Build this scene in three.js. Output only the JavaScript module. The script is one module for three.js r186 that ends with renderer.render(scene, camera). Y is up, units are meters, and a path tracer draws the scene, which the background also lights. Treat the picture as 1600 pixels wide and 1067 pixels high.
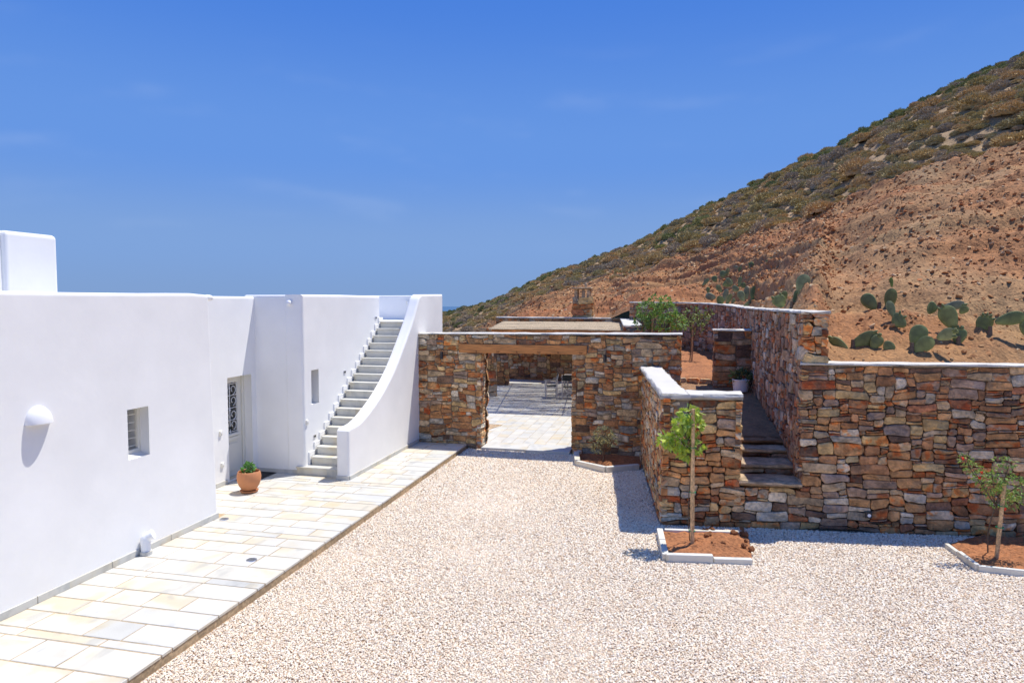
import * as THREE from 'three';
import { RoundedBoxGeometry } from 'three/addons/geometries/RoundedBoxGeometry.js';
import { mergeGeometries, mergeVertices } from 'three/addons/utils/BufferGeometryUtils.js';

// ---------------------------------------------------------------- camera, sky, sun, exposure
const scene = new THREE.Scene();
const CAM = new THREE.Vector3(0, 3.59, 0), YAW = Math.atan2(250, 1067), PITCH = Math.atan2(61.5, 1067);
const camera = new THREE.PerspectiveCamera(53.13, 1024 / 682, 0.1, 9000);
camera.position.copy(CAM);
const FWD = new THREE.Vector3(-Math.sin(YAW) * Math.cos(PITCH), -Math.sin(PITCH), -Math.cos(YAW) * Math.cos(PITCH));
camera.lookAt(CAM.clone().add(FWD));
const renderer = new THREE.WebGLRenderer();
renderer.toneMapping = THREE.LinearToneMapping;
renderer.toneMappingExposure = 1.1;
renderer.shadowMap.enabled = true;

const SUN = new THREE.Vector3(0.281, 1, -0.292).normalize();
const sun = new THREE.DirectionalLight(new THREE.Color(1, 0.965, 0.90), 4.7);
sun.position.copy(SUN).multiplyScalar(80);
sun.castShadow = true; sun.shadow.mapSize.set(4096, 4096);
Object.assign(sun.shadow.camera, { left: -35, right: 35, top: 35, bottom: -35, near: 1, far: 200 });
scene.add(sun, sun.target);

// seeded noise
function rng(seed) { let a = seed >>> 0; return () => { a = (a + 0x6D2B79F5) | 0; let t = Math.imul(a ^ (a >>> 15), 1 | a); t = (t + Math.imul(t ^ (t >>> 7), 61 | t)) ^ t; return ((t ^ (t >>> 14)) >>> 0) / 4294967296; }; }
function h2(x, y, s = 0) { let n = Math.imul(x | 0, 374761393) + Math.imul(y | 0, 668265263) + Math.imul(s | 0, 974634777); n = Math.imul(n ^ (n >>> 13), 1274126177); n ^= n >>> 16; return (n >>> 0) / 4294967296; }
const sm = t => t * t * (3 - 2 * t);
function vn(x, y, s = 0, per = 0) {
  const xi = Math.floor(x), yi = Math.floor(y), fx = sm(x - xi), fy = sm(y - yi);
  const m = per ? (v => ((v % per) + per) % per) : (v => v);
  const a = h2(m(xi), m(yi), s), b = h2(m(xi + 1), m(yi), s), c = h2(m(xi), m(yi + 1), s), d = h2(m(xi + 1), m(yi + 1), s);
  return (a + (b - a) * fx) * (1 - fy) + (c + (d - c) * fx) * fy;
}
function fbm(x, y, o = 4, s = 0, per = 0) { let v = 0, a = 0.5, t = 0; for (let i = 0; i < o; i++) { v += a * vn(x, y, s + i * 17, per); t += a; a *= 0.5; x *= 2; y *= 2; per *= 2; } return v / t; }
const lerp = (a, b, t) => a + (b - a) * t, clamp = (x, a, b) => Math.min(b, Math.max(a, x));
const sstep = (a, b, x) => sm(clamp((x - a) / (b - a), 0, 1));

// sky: clear Aegean blue, paler and greyer towards the horizon, with a few thin wisps
{
  const w = 1024, h = 512, d = new Float32Array(w * h * 4);
  for (let j = 0; j < h; j++) {
    const el = ((j + 0.5) / h - 0.5) * Math.PI;          // row 0 is the bottom
    const e = Math.max(0, el) / (Math.PI / 2);
    for (let i = 0; i < w; i++) {
      const az = (i / w) * 2 * Math.PI;
      const stops = [[0, 0.20, 0.325, 0.58], [0.05, 0.195, 0.34, 0.65], [0.13, 0.125, 0.285, 0.70], [0.28, 0.062, 0.20, 0.66], [1, 0.04, 0.13, 0.48]];
      let k = 0; while (k < 3 && e > stops[k + 1][0]) k++;
      const t = sm(clamp((e - stops[k][0]) / (stops[k + 1][0] - stops[k][0]), 0, 1));
      let c = [1, 2, 3].map(q => lerp(stops[k][q], stops[k + 1][q], t));
      const wis = Math.pow(sstep(0.52, 0.85, fbm(az * 7 + 3, e * 90 + Math.sin(az * 5) * 2, 5, 19)), 1.4) * sstep(0.03, 0.1, e) * (1 - sstep(0.16, 0.24, e));
      c = c.map((v, q) => lerp(v, [0.52, 0.62, 0.82][q], wis * 0.10));
      d.set([c[0], c[1], c[2], 1], (j * w + i) * 4);
    }
  }
  const t = new THREE.DataTexture(d, w, h, THREE.RGBAFormat, THREE.FloatType);
  t.mapping = THREE.EquirectangularReflectionMapping; t.magFilter = t.minFilter = THREE.LinearFilter; t.needsUpdate = true;
  scene.background = t; scene.environment = t;
}

// ---------------------------------------------------------------- helpers
const used = {};
function numbered(n) { const k = used[n] = (used[n] ?? -1) + 1; return k ? `${n}_${String(k).padStart(3, '0')}` : n; }
const baseOf = new WeakMap();
function tag(o, label, category, group, kind) { if (label) o.userData.label = label; if (category) o.userData.category = category; if (group) o.userData.group = group; if (kind) o.userData.kind = kind; return o; }
function thing(name, label, category, pos, group) {
  const o = new THREE.Group(); o.name = numbered(name); o.position.set(...pos); baseOf.set(o, o.position.clone()); scene.add(o);
  return tag(o, label, category, group);
}
function finish(m) { m.castShadow = m.receiveShadow = true; return m; }
// geo in world coordinates; parent null = top-level mesh
function part(name, geo, mat, parent, label) {
  const m = finish(new THREE.Mesh(geo, mat));
  if (parent) { const b = baseOf.get(parent) || new THREE.Vector3(); geo.translate(-b.x, -b.y, -b.z); baseOf.set(m, b); m.name = name; parent.add(m); if (label) m.userData.label = label; }
  else { m.name = numbered(name); scene.add(m); }
  return m;
}
function structure(name, geo, mat, label) { const m = part(name, geo, mat, null); m.userData.kind = 'structure'; if (label) m.userData.label = label; return m; }
function structGroup(name, pos, label) { const o = new THREE.Group(); o.name = name; o.position.set(...pos); baseOf.set(o, o.position.clone()); o.userData.kind = 'structure'; o.userData.label = label; scene.add(o); return o; }
function box(x0, x1, y0, y1, z0, z1, r = 0.01, seg = 2) { const g = new RoundedBoxGeometry(x1 - x0, y1 - y0, z1 - z0, seg, Math.min(r, (x1 - x0) / 2.1, (y1 - y0) / 2.1, (z1 - z0) / 2.1)); g.translate((x0 + x1) / 2, (y0 + y1) / 2, (z0 + z1) / 2); return g; }
function cyl(a, b, ra, rb = ra, n = 10) { const A = new THREE.Vector3(...a), B = new THREE.Vector3(...b), g = new THREE.CylinderGeometry(rb, ra, A.distanceTo(B), n, 1); g.applyQuaternion(new THREE.Quaternion().setFromUnitVectors(new THREE.Vector3(0, 1, 0), B.clone().sub(A).normalize())); const c = A.add(B).multiplyScalar(0.5); g.translate(c.x, c.y, c.z); return g; }
function tube(pts, r, n = 24, m = 8) { return new THREE.TubeGeometry(new THREE.CatmullRomCurve3(pts.map(p => new THREE.Vector3(...p))), n, r, m); }
function merge(list) { return mergeGeometries(list.map(g => { const q = g.index ? g.toNonIndexed() : g; for (const k of Object.keys(q.attributes)) if (!['position', 'normal', 'uv', 'color'].includes(k)) q.deleteAttribute(k); return q; })); }
function boxUV(g, s = 1) { // uv in metres by dominant normal
  const q = g.index ? g.toNonIndexed() : g, p = q.attributes.position, n = q.attributes.normal, u = new Float32Array(p.count * 2);
  for (let i = 0; i < p.count; i++) { const ax = Math.abs(n.getX(i)), ay = Math.abs(n.getY(i)), az = Math.abs(n.getZ(i)); const [a, b] = ay > ax && ay > az ? [p.getX(i), p.getZ(i)] : ax > az ? [p.getZ(i), p.getY(i)] : [p.getX(i), p.getY(i)]; u[2 * i] = a * s; u[2 * i + 1] = b * s; }
  q.setAttribute('uv', new THREE.BufferAttribute(u, 2)); return q;
}
function tex(size, fn, srgb = true, rep = [1, 1]) {
  const d = new Uint8Array(size * size * 4);
  for (let j = 0; j < size; j++) for (let i = 0; i < size; i++) { const c = fn(i / size, j / size); const k = (j * size + i) * 4; for (let q = 0; q < 3; q++) d[k + q] = clamp((Array.isArray(c) ? c[q] : c) * 255, 0, 255); d[k + 3] = 255; }
  const t = new THREE.DataTexture(d, size, size, THREE.RGBAFormat); t.wrapS = t.wrapT = THREE.RepeatWrapping; t.magFilter = THREE.LinearFilter; t.minFilter = THREE.LinearMipmapLinearFilter; t.generateMipmaps = true;
  if (srgb) t.colorSpace = THREE.SRGBColorSpace; t.repeat.set(...rep); t.needsUpdate = true; return t;
}
const std = (c, o = {}) => { const m = new THREE.MeshStandardMaterial({ roughness: 0.9, side: THREE.DoubleSide, ...o }); if (Array.isArray(c)) m.color.setRGB(...c); return m; };

// textures (uv in metres unless said otherwise)
const T = {};
T.plaster = tex(512, (u, v) => { const n = fbm(u * 4, v * 4, 5, 1, 4); const q = 0.965 + (n - 0.5) * 0.06; return [q, q, q * 0.995]; }, true, [0.4, 0.4]);
T.plasterB = tex(512, (u, v) => fbm(u * 5, v * 5, 5, 4, 5), false, [0.5, 0.5]);
T.rockA = tex(512, (u, v) => { const n = fbm(u * 5, v * 9, 5, 11, 0 || 5 * 1), r = fbm(u * 6, v * 6, 4, 12, 6), g = fbm(u * 24, v * 24, 3, 13, 24); const b = 0.84 + (n - 0.5) * 0.62 + (g - 0.5) * 0.3; const k = sstep(0.5, 0.68, r); return [b * lerp(1, 1.08, k), b * lerp(1, 0.8, k), b * lerp(1, 0.6, k)]; });
T.rockB = tex(512, (u, v) => { const n = fbm(u * 4, v * 8, 5, 21, 4), r = fbm(u * 5, v * 5, 4, 22, 5), g = fbm(u * 20, v * 28, 3, 23, 20); const b = 0.85 + (n - 0.5) * 0.5 + (g - 0.5) * 0.34; const k = sstep(0.52, 0.66, r); return [b * lerp(1, 0.92, k), b * lerp(1, 0.97, k), b * lerp(1, 1.05, k)]; });
T.rockC = tex(512, (u, v) => { const r = fbm(u * 7, v * 7, 4, 32, 7), g = fbm(u * 22, v * 22, 3, 33, 22), l = sstep(0.6, 0.7, fbm(u * 10, v * 10, 4, 35, 10)); const b = 0.82 + (r - 0.5) * 0.5 + (g - 0.5) * 0.34; return [lerp(b, 1, l * 0.6), lerp(b, 0.98, l * 0.6), lerp(b, 0.95, l * 0.6)]; });
T.rockBump = tex(512, (u, v) => 0.6 * fbm(u * 8, v * 12, 5, 41, 8 * 1) + 0.4 * fbm(u * 40, v * 40, 2, 42, 40), false);
T.marble = tex(1024, (u, v) => { const wv = fbm(u * 6, v * 6, 3, 51, 6), n = fbm(u * 8 + wv, v * 8, 5, 52, 0), y = sstep(0.5, 0.74, fbm(u * 7, v * 7 + wv * 0.8, 4, 53, 0)), g = sstep(0.6, 0.78, fbm(u * 12, v * 7 + wv, 4, 54, 0)); let c = [0.955, 0.95, 0.925]; c = c.map((q, i) => lerp(q, [0.94, 0.83, 0.62][i], y * 0.36)); c = c.map((q, i) => lerp(q, [0.74, 0.75, 0.75][i], g * 0.4)); const k = 1 + (n - 0.5) * 0.12; return c.map(q => q * k); }, true, [0.3, 0.3]);
T.wood = tex(512, (u, v) => { const n = fbm(u * 3, v * 40, 4, 61, 0), g = fbm(u * 8, v * 120, 2, 62, 0), k = sstep(0.72, 0.8, fbm(u * 5, v * 5, 3, 63, 5)); const b = 0.88 + (n - 0.5) * 0.42 + (g - 0.5) * 0.2; return [b * lerp(1, 0.6, k), b * lerp(1, 0.55, k), b * lerp(1, 0.5, k)]; });
T.earth = tex(1024, (u, v) => { const n = fbm(u * 6, v * 6, 5, 71, 6), g = fbm(u * 60, v * 60, 3, 72, 60), p = sstep(0.72, 0.8, fbm(u * 90, v * 90, 2, 73, 90)); const b = 0.88 + (n - 0.5) * 0.26 + (g - 0.5) * 0.36; return [lerp(b, 1, p * 0.4), lerp(b, 0.95, p * 0.4), lerp(b, 0.9, p * 0.4)]; }, true, [0.5, 0.5]);
T.earthB = tex(512, (u, v) => 0.5 * fbm(u * 20, v * 20, 4, 81, 20) + 0.5 * fbm(u * 50, v * 50, 3, 82, 50), false, [0.7, 0.7]);
T.gravel = tex(1024, (u, v) => { // pebble cells
  const n = 70; let best = 9, id = 0; const x = u * n, y = v * n, xi = Math.floor(x), yi = Math.floor(y);
  for (let a = -1; a < 2; a++) for (let b = -1; b < 2; b++) { const cx = ((xi + a) % n + n) % n, cy = ((yi + b) % n + n) % n; const dx = xi + a + h2(cx, cy, 1) - x, dy = yi + b + h2(cx, cy, 2) - y, d = dx * dx + dy * dy; if (d < best) { best = d; id = h2(cx, cy, 3); } }
  const pal = [[0.86, 0.79, 0.70], [0.80, 0.70, 0.58], [0.9, 0.87, 0.82], [0.72, 0.63, 0.54], [0.84, 0.74, 0.66]][Math.floor(id * 5)]; const e = best > 0.35 ? 0.75 : 1; return pal.map(q => q * e); }, true, [0.55, 0.55]);
T.fine = tex(256, (u, v) => fbm(u * 32, v * 32, 3, 91, 32), false, [2, 2]);
T.fabric = tex(256, (u, v) => 0.8 + 0.2 * fbm(u * 60, v * 60, 2, 95, 60), true, [3, 3]);

const M = {};
M.white = std([0.95, 0.94, 0.92], { map: T.plaster, bumpMap: T.plasterB, bumpScale: 0.006, roughness: 0.85 });
M.cap = std([0.68, 0.645, 0.585], { map: T.plaster, bumpMap: T.rockBump, bumpScale: 0.012 });
const rock = (map) => std([1, 1, 1], { map, vertexColors: true, bumpMap: T.rockBump, bumpScale: 0.018, roughness: 0.92 });
M.rocks = [rock(T.rockA), rock(T.rockB), rock(T.rockC)];
M.core = std([0.36, 0.275, 0.19], { map: T.earth, bumpMap: T.earthB, bumpScale: 0.02 });
M.marble = std([0.86, 0.86, 0.86], { map: T.marble, roughness: 0.55, bumpMap: T.fine, bumpScale: 0.001 });
M.marbles = [[0.68, 0.665, 0.63], [0.66, 0.655, 0.635], [0.69, 0.665, 0.61], [0.70, 0.64, 0.54], [0.59, 0.59, 0.58]].map(c => std(c, { map: T.marble, roughness: 0.6, bumpMap: T.fine, bumpScale: 0.0012 }));
M.grout = std([0.56, 0.41, 0.24], { map: T.earth });
M.step = std([0.70, 0.69, 0.65], { map: T.marble, roughness: 0.55 });
M.gravelSheet = std([0.86, 0.84, 0.82], { map: T.gravel });
M.earthRed = std([0.46, 0.18, 0.065], { map: T.earth, bumpMap: T.earthB, bumpScale: 0.03 });
M.earthBrown = std([0.40, 0.215, 0.10], { map: T.earth, bumpMap: T.earthB, bumpScale: 0.02 });
M.hill = std([1, 1, 1], { map: T.earth, vertexColors: true, bumpMap: T.earthB, bumpScale: 0.035 });
M.wood = std([0.70, 0.29, 0.08], { map: T.wood, roughness: 0.7, bumpMap: T.wood, bumpScale: 0.004 });
M.stake = std([0.76, 0.50, 0.25], { map: T.wood, roughness: 0.75 });
M.cane = std([0.74, 0.57, 0.36], { map: T.wood });
M.cream = std([0.80, 0.77, 0.67], { roughness: 0.5, bumpMap: T.fine, bumpScale: 0.0006 });
M.iron = std([0.80, 0.80, 0.78], { roughness: 0.45 });
M.dark = std([0.03, 0.03, 0.03], { roughness: 0.5 });
M.room = std([0.35, 0.33, 0.30]);
M.glass = new THREE.MeshPhysicalMaterial({ color: 0xffffff, roughness: 0.03, transmission: 1, thickness: 0, ior: 1.5 });
M.lampWhite = std([0.88, 0.88, 0.88], { roughness: 0.4 });
M.chrome = std([0.7, 0.7, 0.72], { metalness: 0.9, roughness: 0.3 });
M.mat = std([0.03, 0.028, 0.026], { map: T.fabric, bumpMap: T.fine, bumpScale: 0.004 });
M.terra = std([0.60, 0.25, 0.11], { map: T.plaster, roughness: 0.7, bumpMap: T.fine, bumpScale: 0.0012 });
M.tie = std([0.02, 0.25, 0.10]);
M.bark = std([0.20, 0.14, 0.09], { map: T.wood, bumpMap: T.rockBump, bumpScale: 0.01 });
M.paleWood = std([0.72, 0.66, 0.57], { roughness: 0.6 });
M.canvas = std([0.045, 0.05, 0.045], { map: T.fabric });
M.kerb = std([0.74, 0.73, 0.69], { map: T.marble, roughness: 0.7 });
M.slab = std([0.68, 0.49, 0.30], { map: T.rockC, bumpMap: T.rockBump, bumpScale: 0.01 });
const leafMat = (c, tr = 0.3) => { const m = new THREE.MeshPhysicalMaterial({ roughness: 0.75, transmission: tr, thickness: 0, side: THREE.DoubleSide, vertexColors: true }); m.color.setRGB(...c); return m; };

// camera rays, used only to find where things stand on the ground
const RT = new THREE.Vector3(Math.cos(YAW), 0, -Math.sin(YAW)), UPV = new THREE.Vector3().crossVectors(RT, FWD);
const toPx = p => { const q = p.clone().sub(CAM), z = q.dot(FWD); return [800 + 1067 * q.dot(RT) / z, 533.5 - 1067 * q.dot(UPV) / z, z]; };
const atDepth = (px, py, dist) => { const d = FWD.clone().multiplyScalar(1067).addScaledVector(RT, px - 800).addScaledVector(UPV, 533.5 - py); return CAM.clone().addScaledVector(d, dist / Math.hypot(d.x, d.z) * Math.hypot(1, (px - 800) / 1067)); };
console.log('helpers ready');

// ---------------------------------------------------------------- rubble masonry
function layStones(W, H, blocked, seed, { cu = 0.06, cv = 0.037, hmax = 4, wf = 1.2 } = {}) {
  const R = rng(seed), nu = Math.max(1, Math.round(W / cu)), nv = Math.max(1, Math.round(H / cv)), occ = new Uint8Array(nu * nv), out = [];
  const du = W / nu, dv = H / nv;
  for (let j = 0; j < nv; j++) for (let i = 0; i < nu; i++) if (blocked((i + 0.5) * du, (j + 0.5) * dv)) occ[j * nu + i] = 1;
  for (let j = 0; j < nv; j++) for (let i = 0; i < nu; i++) {
    if (occ[j * nu + i]) continue;
    let run = 0; while (i + run < nu && !occ[j * nu + i + run]) run++;
    let h = 1 + Math.floor(Math.pow(R(), 0.85) * hmax); if (R() < 0.14) h = 1;
    let w = Math.round((h * dv * (1.1 + 2.1 * R()) + (h < 3 ? 0.1 * R() : 0)) * wf / du) + (R() < 0.15 ? 1 : 0); w = clamp(w, h > 3 ? 2 : 1, 9);
    if (h === 1) w = Math.max(w, 2);
    w = Math.min(w, run); if (run - w === 1) w = w > 6 ? w - 1 : w + 1;
    const free = hh => { for (let b = 0; b < hh; b++) for (let a = 0; a < w; a++) if (j + b >= nv || occ[(j + b) * nu + i + a]) return false; return true; };
    while (h > 1 && !free(h)) h--;
    if (j + h === nv - 1 && free(h + 1)) h++;
    for (let b = 0; b < h; b++) for (let a = 0; a < w; a++) occ[(j + b) * nu + i + a] = 1;
    out.push({ u0: i * du, u1: (i + w) * du, v0: j * dv, v1: (j + h) * dv, r: R(), r2: R() });
  }
  return out;
}
const PAL = {
  warm: [[0.52, 0.265, 0.10, 5], [0.43, 0.20, 0.075, 3.4], [0.53, 0.37, 0.20, 4.6], [0.55, 0.36, 0.15, 3.4], [0.46, 0.375, 0.26, 2.4], [0.60, 0.50, 0.35, 1.9], [0.20, 0.115, 0.065, 1.3], [0.37, 0.25, 0.16, 2.4], [0.41, 0.155, 0.06, 1.1]],
  brown: [[0.45, 0.235, 0.095, 4.6], [0.37, 0.18, 0.078, 3.8], [0.47, 0.325, 0.18, 4], [0.49, 0.32, 0.135, 2.8], [0.42, 0.335, 0.23, 2], [0.54, 0.44, 0.31, 1.1], [0.165, 0.095, 0.06, 1.7], [0.33, 0.215, 0.14, 3.2], [0.35, 0.14, 0.065, 1.4]],
  rose: [[0.44, 0.255, 0.13, 3.4], [0.37, 0.195, 0.105, 4], [0.47, 0.325, 0.20, 4], [0.44, 0.35, 0.25, 2.8], [0.54, 0.44, 0.31, 1.8], [0.18, 0.115, 0.08, 1.8], [0.35, 0.235, 0.16, 4]],
  pale: [[0.60, 0.46, 0.29, 3], [0.56, 0.38, 0.20, 2], [0.62, 0.53, 0.39, 3], [0.50, 0.32, 0.15, 1.5]],
};
function pick(pal, r) { let t = 0; for (const p of pal) t += p[3]; r *= t; for (const p of pal) { r -= p[3]; if (r <= 0) return p; } return pal[0]; }
// one stone as a chamfered irregular block; map(u, v, d) -> world point
function stoneGeo(s, map, seed, { gap = 0.005, prot = 0.03, deep = 0.09, pal }) {
  const R = rng(seed * 7919 + 13), w = s.u1 - s.u0, h = s.v1 - s.v0, m = Math.min(w, h);
  const warp = (u, v) => [u + (vn(u * 4.3, v * 4.3, 5) - 0.5) * 0.08 + (vn(u * 11, v * 11, 8) - 0.5) * 0.02, v + (vn(u * 3.1, v * 5.1, 6) - 0.5) * 0.08 + (vn(u * 9, v * 9, 7) - 0.5) * 0.03];
  const cs = [[s.u0, s.v0, 1, 1], [s.u1, s.v0, -1, 1], [s.u1, s.v1, -1, -1], [s.u0, s.v1, 1, -1]], pts = [];
  for (let i = 0; i < 4; i++) {
    const [u, v, a, b] = cs[i], cu = (0.07 + R() * R() * 0.5) * m, cv = (0.07 + R() * R() * 0.5) * m;
    const first = [u + a * gap + a * (i % 2 ? cu : 0), v + b * gap + b * (i % 2 ? 0 : cv)], second = [u + a * gap + a * (i % 2 ? 0 : cu), v + b * gap + b * (i % 2 ? cv : 0)];
    pts.push(first, second);
    if (w > 1.5 * h && i % 2 === 0) pts.push([lerp(u, cs[(i + 1) % 4][0], 0.3 + 0.4 * R()), v + b * (gap + (R() - 0.25) * 0.12 * m)]);
  }
  const P = pts.map(([u, v]) => warp(u, v)), n = P.length; let cx = 0, cy = 0; for (const p of P) { cx += p[0] / n; cy += p[1] / n; }
  const pr = prot * 0.8 * (R() - 0.25), tx = (R() - 0.5) * 0.12, ty = (R() - 0.5) * 0.16, bev = 0.004 + 0.009 * R();
  const dep = (u, v) => pr + clamp((u - cx) * tx + (v - cy) * ty, -0.02, 0.02);
  const k = 1 - clamp((0.007 + 0.009 * R()) / (m * 0.5), 0.06, 0.35);
  const ring0 = P.map(([u, v]) => [u, v, -deep]), ring1 = P.map(([u, v]) => [u, v, dep(u, v) - bev]), ring2 = P.map(([u, v]) => { const a = cx + (u - cx) * k, b = cy + (v - cy) * k; return [a, b, dep(a, b) + (R() - 0.5) * 0.012]; });
  const c = [cx + (R() - 0.5) * 0.3 * w, cy + (R() - 0.5) * 0.3 * h, pr + (R() - 0.4) * 0.016];
  const pos = [], uv = [], ou = R() * 5, ov = R() * 5, tri = (a, b, d) => { for (const p of [a, b, d]) { const q = map(p[0], p[1], p[2]); pos.push(q.x, q.y, q.z); uv.push(p[0] * 1.3 + ou, p[1] * 1.3 + ov + p[2] * 1.3); } };
  for (let i = 0; i < n; i++) { const j = (i + 1) % n; tri(ring0[i], ring0[j], ring1[j]); tri(ring0[i], ring1[j], ring1[i]); tri(ring1[i], ring1[j], ring2[j]); tri(ring1[i], ring2[j], ring2[i]); tri(ring2[i], ring2[j], c); }
  const g = new THREE.BufferGeometry(); g.setAttribute('position', new THREE.Float32BufferAttribute(pos, 3)); g.setAttribute('uv', new THREE.Float32BufferAttribute(uv, 2));
  const pc = pick(pal, R()), f = 1.5 * (0.76 + 0.46 * R()), col = new Float32Array(pos.length); for (let i = 0; i < pos.length; i += 3) { col[i] = pc[0] * f; col[i + 1] = pc[1] * f; col[i + 2] = pc[2] * f; }
  g.setAttribute('color', new THREE.BufferAttribute(col, 3)); g.computeVertexNormals(); return g;
}
// collects the stones of all faces of one wall, then adds the 300 largest as parts and the rest as one part
class Rubble {
  constructor(owner, most = 300) { this.owner = owner; this.list = []; this.most = most; }
  face(stones, map, seed, opt) { stones.forEach((s, i) => this.list.push({ a: (s.u1 - s.u0) * (s.v1 - s.v0) * (opt.weight || 1), g: stoneGeo(s, map, seed + i, opt), m: Math.floor(s.r2 * 3) })); return this; }
  build() {
    this.list.sort((p, q) => q.a - p.a);
    this.list.slice(0, this.most).forEach(s => part('stone', s.g, M.rocks[s.m], this.owner));
    const rest = this.list.slice(this.most);
    if (rest.length) { const m = part('small_stones', mergeGeometries(rest.map(s => s.g)), M.rocks[0], this.owner); m.userData.kind = 'stuff'; }
  }
}
// a slab swept along a polyline: left/right edge points, top and bottom heights, rounded and uneven
function sweep(L, Rr, top, bot, r = 0.03, jit = 0.012, seed = 1, sub = 0.12) {
  const rows = [], n = L.length; const fn = v => typeof v === 'function' ? v : () => v; const tf = fn(top), bf = fn(bot);
  for (let i = 0; i < n - 1; i++) { const len = Math.hypot(L[i + 1][0] - L[i][0], L[i + 1][1] - L[i][1]), k = Math.max(1, Math.ceil(len / sub)); for (let q = 0; q < k + (i === n - 2 ? 1 : 0); q++) { const t = q / k; rows.push([lerp(L[i][0], L[i + 1][0], t), lerp(L[i][1], L[i + 1][1], t), lerp(Rr[i][0], Rr[i + 1][0], t), lerp(Rr[i][1], Rr[i + 1][1], t), (i + t) / (n - 1)]); } }
  const prof = []; // [across 0..1, up 0..1, push in m]
  const ring = (lx, lz, rx, rz, t, i) => {
    const w = Math.hypot(rx - lx, rz - lz), T0 = tf(t), B0 = bf(t), pts = [], nx = (rx - lx) / w, nz = (rz - lz) / w;
    const A = [[0, B0], [0, (B0 + T0) / 2], [0, T0 - r], [r * 0.3, T0 - r * 0.3], [r, T0], [w * 0.3, T0], [w * 0.5, T0], [w * 0.7, T0], [w - r, T0], [w - r * 0.3, T0 - r * 0.3], [w, T0 - r], [w, (B0 + T0) / 2], [w, B0]];
    A.forEach(([a, y], q) => { const j1 = (vn(i * 0.45 + q * 3.1, q * 1.7, seed) - 0.5) * 2 * jit, j2 = (vn(i * 0.5 + 9, q * 0.8, seed + 3) - 0.5) * 1.6 * jit; const s = a < w / 2 ? -1 : 1; pts.push([lx + nx * (a + s * j1), y + (y > B0 ? j2 : 0), lz + nz * (a + s * j1)]); });
    return pts;
  };
  const rings = rows.map(([a, b, c, d, t], i) => ring(a, b, c, d, t, i)), m = rings[0].length, pos = [], idx = [];
  rings.forEach(q => q.forEach(p => pos.push(...p)));
  for (let i = 0; i < rings.length - 1; i++) for (let j = 0; j < m; j++) { const a = i * m + j, b = i * m + (j + 1) % m, c = a + m, d = b + m; idx.push(a, c, b, b, c, d); }
  for (const [o, f] of [[0, 1], [(rings.length - 1) * m, -1]]) for (let j = 1; j < m - 1; j++) f > 0 ? idx.push(o, o + j, o + j + 1) : idx.push(o, o + j + 1, o + j);
  const g = new THREE.BufferGeometry(); g.setAttribute('position', new THREE.Float32BufferAttribute(pos, 3)); g.setIndex(idx);
  const uv = new Float32Array(pos.length / 3 * 2); g.setAttribute('uv', new THREE.BufferAttribute(uv, 2)); g.computeVertexNormals(); return boxUV(g);
}
const planeMap = (o, dir, nrm) => (u, v, d) => new THREE.Vector3(o[0] + dir[0] * u + nrm[0] * d, o[1] + v, o[2] + dir[1] * u + nrm[1] * d);
// ---------------------------------------------------------------- setting: ground, sea, gravel, path
{
  const g = new THREE.CircleGeometry(42, 64); g.rotateX(-Math.PI / 2); g.translate(0, -0.09, -6); 
  structure('ground', boxUV(g), M.earthBrown, 'brown earth under the yard');
  const s = new THREE.CircleGeometry(8000, 96); s.rotateX(-Math.PI / 2); s.translate(0, -48, 0);
  structure('sea', s, std([0.03, 0.09, 0.16], { roughness: 0.25 }), 'blue sea far below the slope');
}
// frames of the walls that stand on the yard
const GZ = -15.88;                                                        // front of the gate wall
const FA = [-0.13, -11.1], FD = (() => { const dx = 5.38, dz = -0.59, l = Math.hypot(dx, dz); return [dx / l, dz / l]; })(), FN = [-FD[1], FD[0]]; // front line of the retaining wall and its normal towards the yard
const fz = x => FA[1] + (x - FA[0]) * FD[1] / FD[0];
const CL = [[-0.13, -11.1], [-0.68, -15.86]];                             // left face of the corner wall, front to back
const clx = z => CL[0][0] + (z - CL[0][1]) * (CL[1][0] - CL[0][0]) / (CL[1][1] - CL[0][1]);
const BEDS = [
  [[-0.14, -10.6], [-0.04, -9.5], [1.12, -9.68], [1.18, -10.92]],
  [[3.95, -10.97], [4.02, -10.1], [5.25, -9.98], [5.45, -11.6], [4.62, -11.55]],
  [[-2.12, -15.6], [-1.98, -14.75], [-1.32, -14.33], [-0.6, -14.72], [-0.66, -15.82], [-2.06, -15.84]],
];
const inPoly = (x, z, P) => { let c = false; for (let i = 0, j = P.length - 1; i < P.length; j = i++) if ((P[i][1] > z) !== (P[j][1] > z) && x < (P[j][0] - P[i][0]) * (z - P[i][1]) / (P[j][1] - P[i][1]) + P[i][0]) c = !c; return c; };
const onGravel = (x, z) => x > -4.83 && z > GZ + 0.02 && (z > -11.1 ? z > fz(x) + 0.03 || x < FA[0] : x < clx(z) - 0.02 || (x > FA[0] && z > fz(x) + 0.03)) && !(z < -11.1 && x > clx(z) - 0.02 && z < fz(x) + 0.03) && !BEDS.some(P => inPoly(x, z, P));
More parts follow.
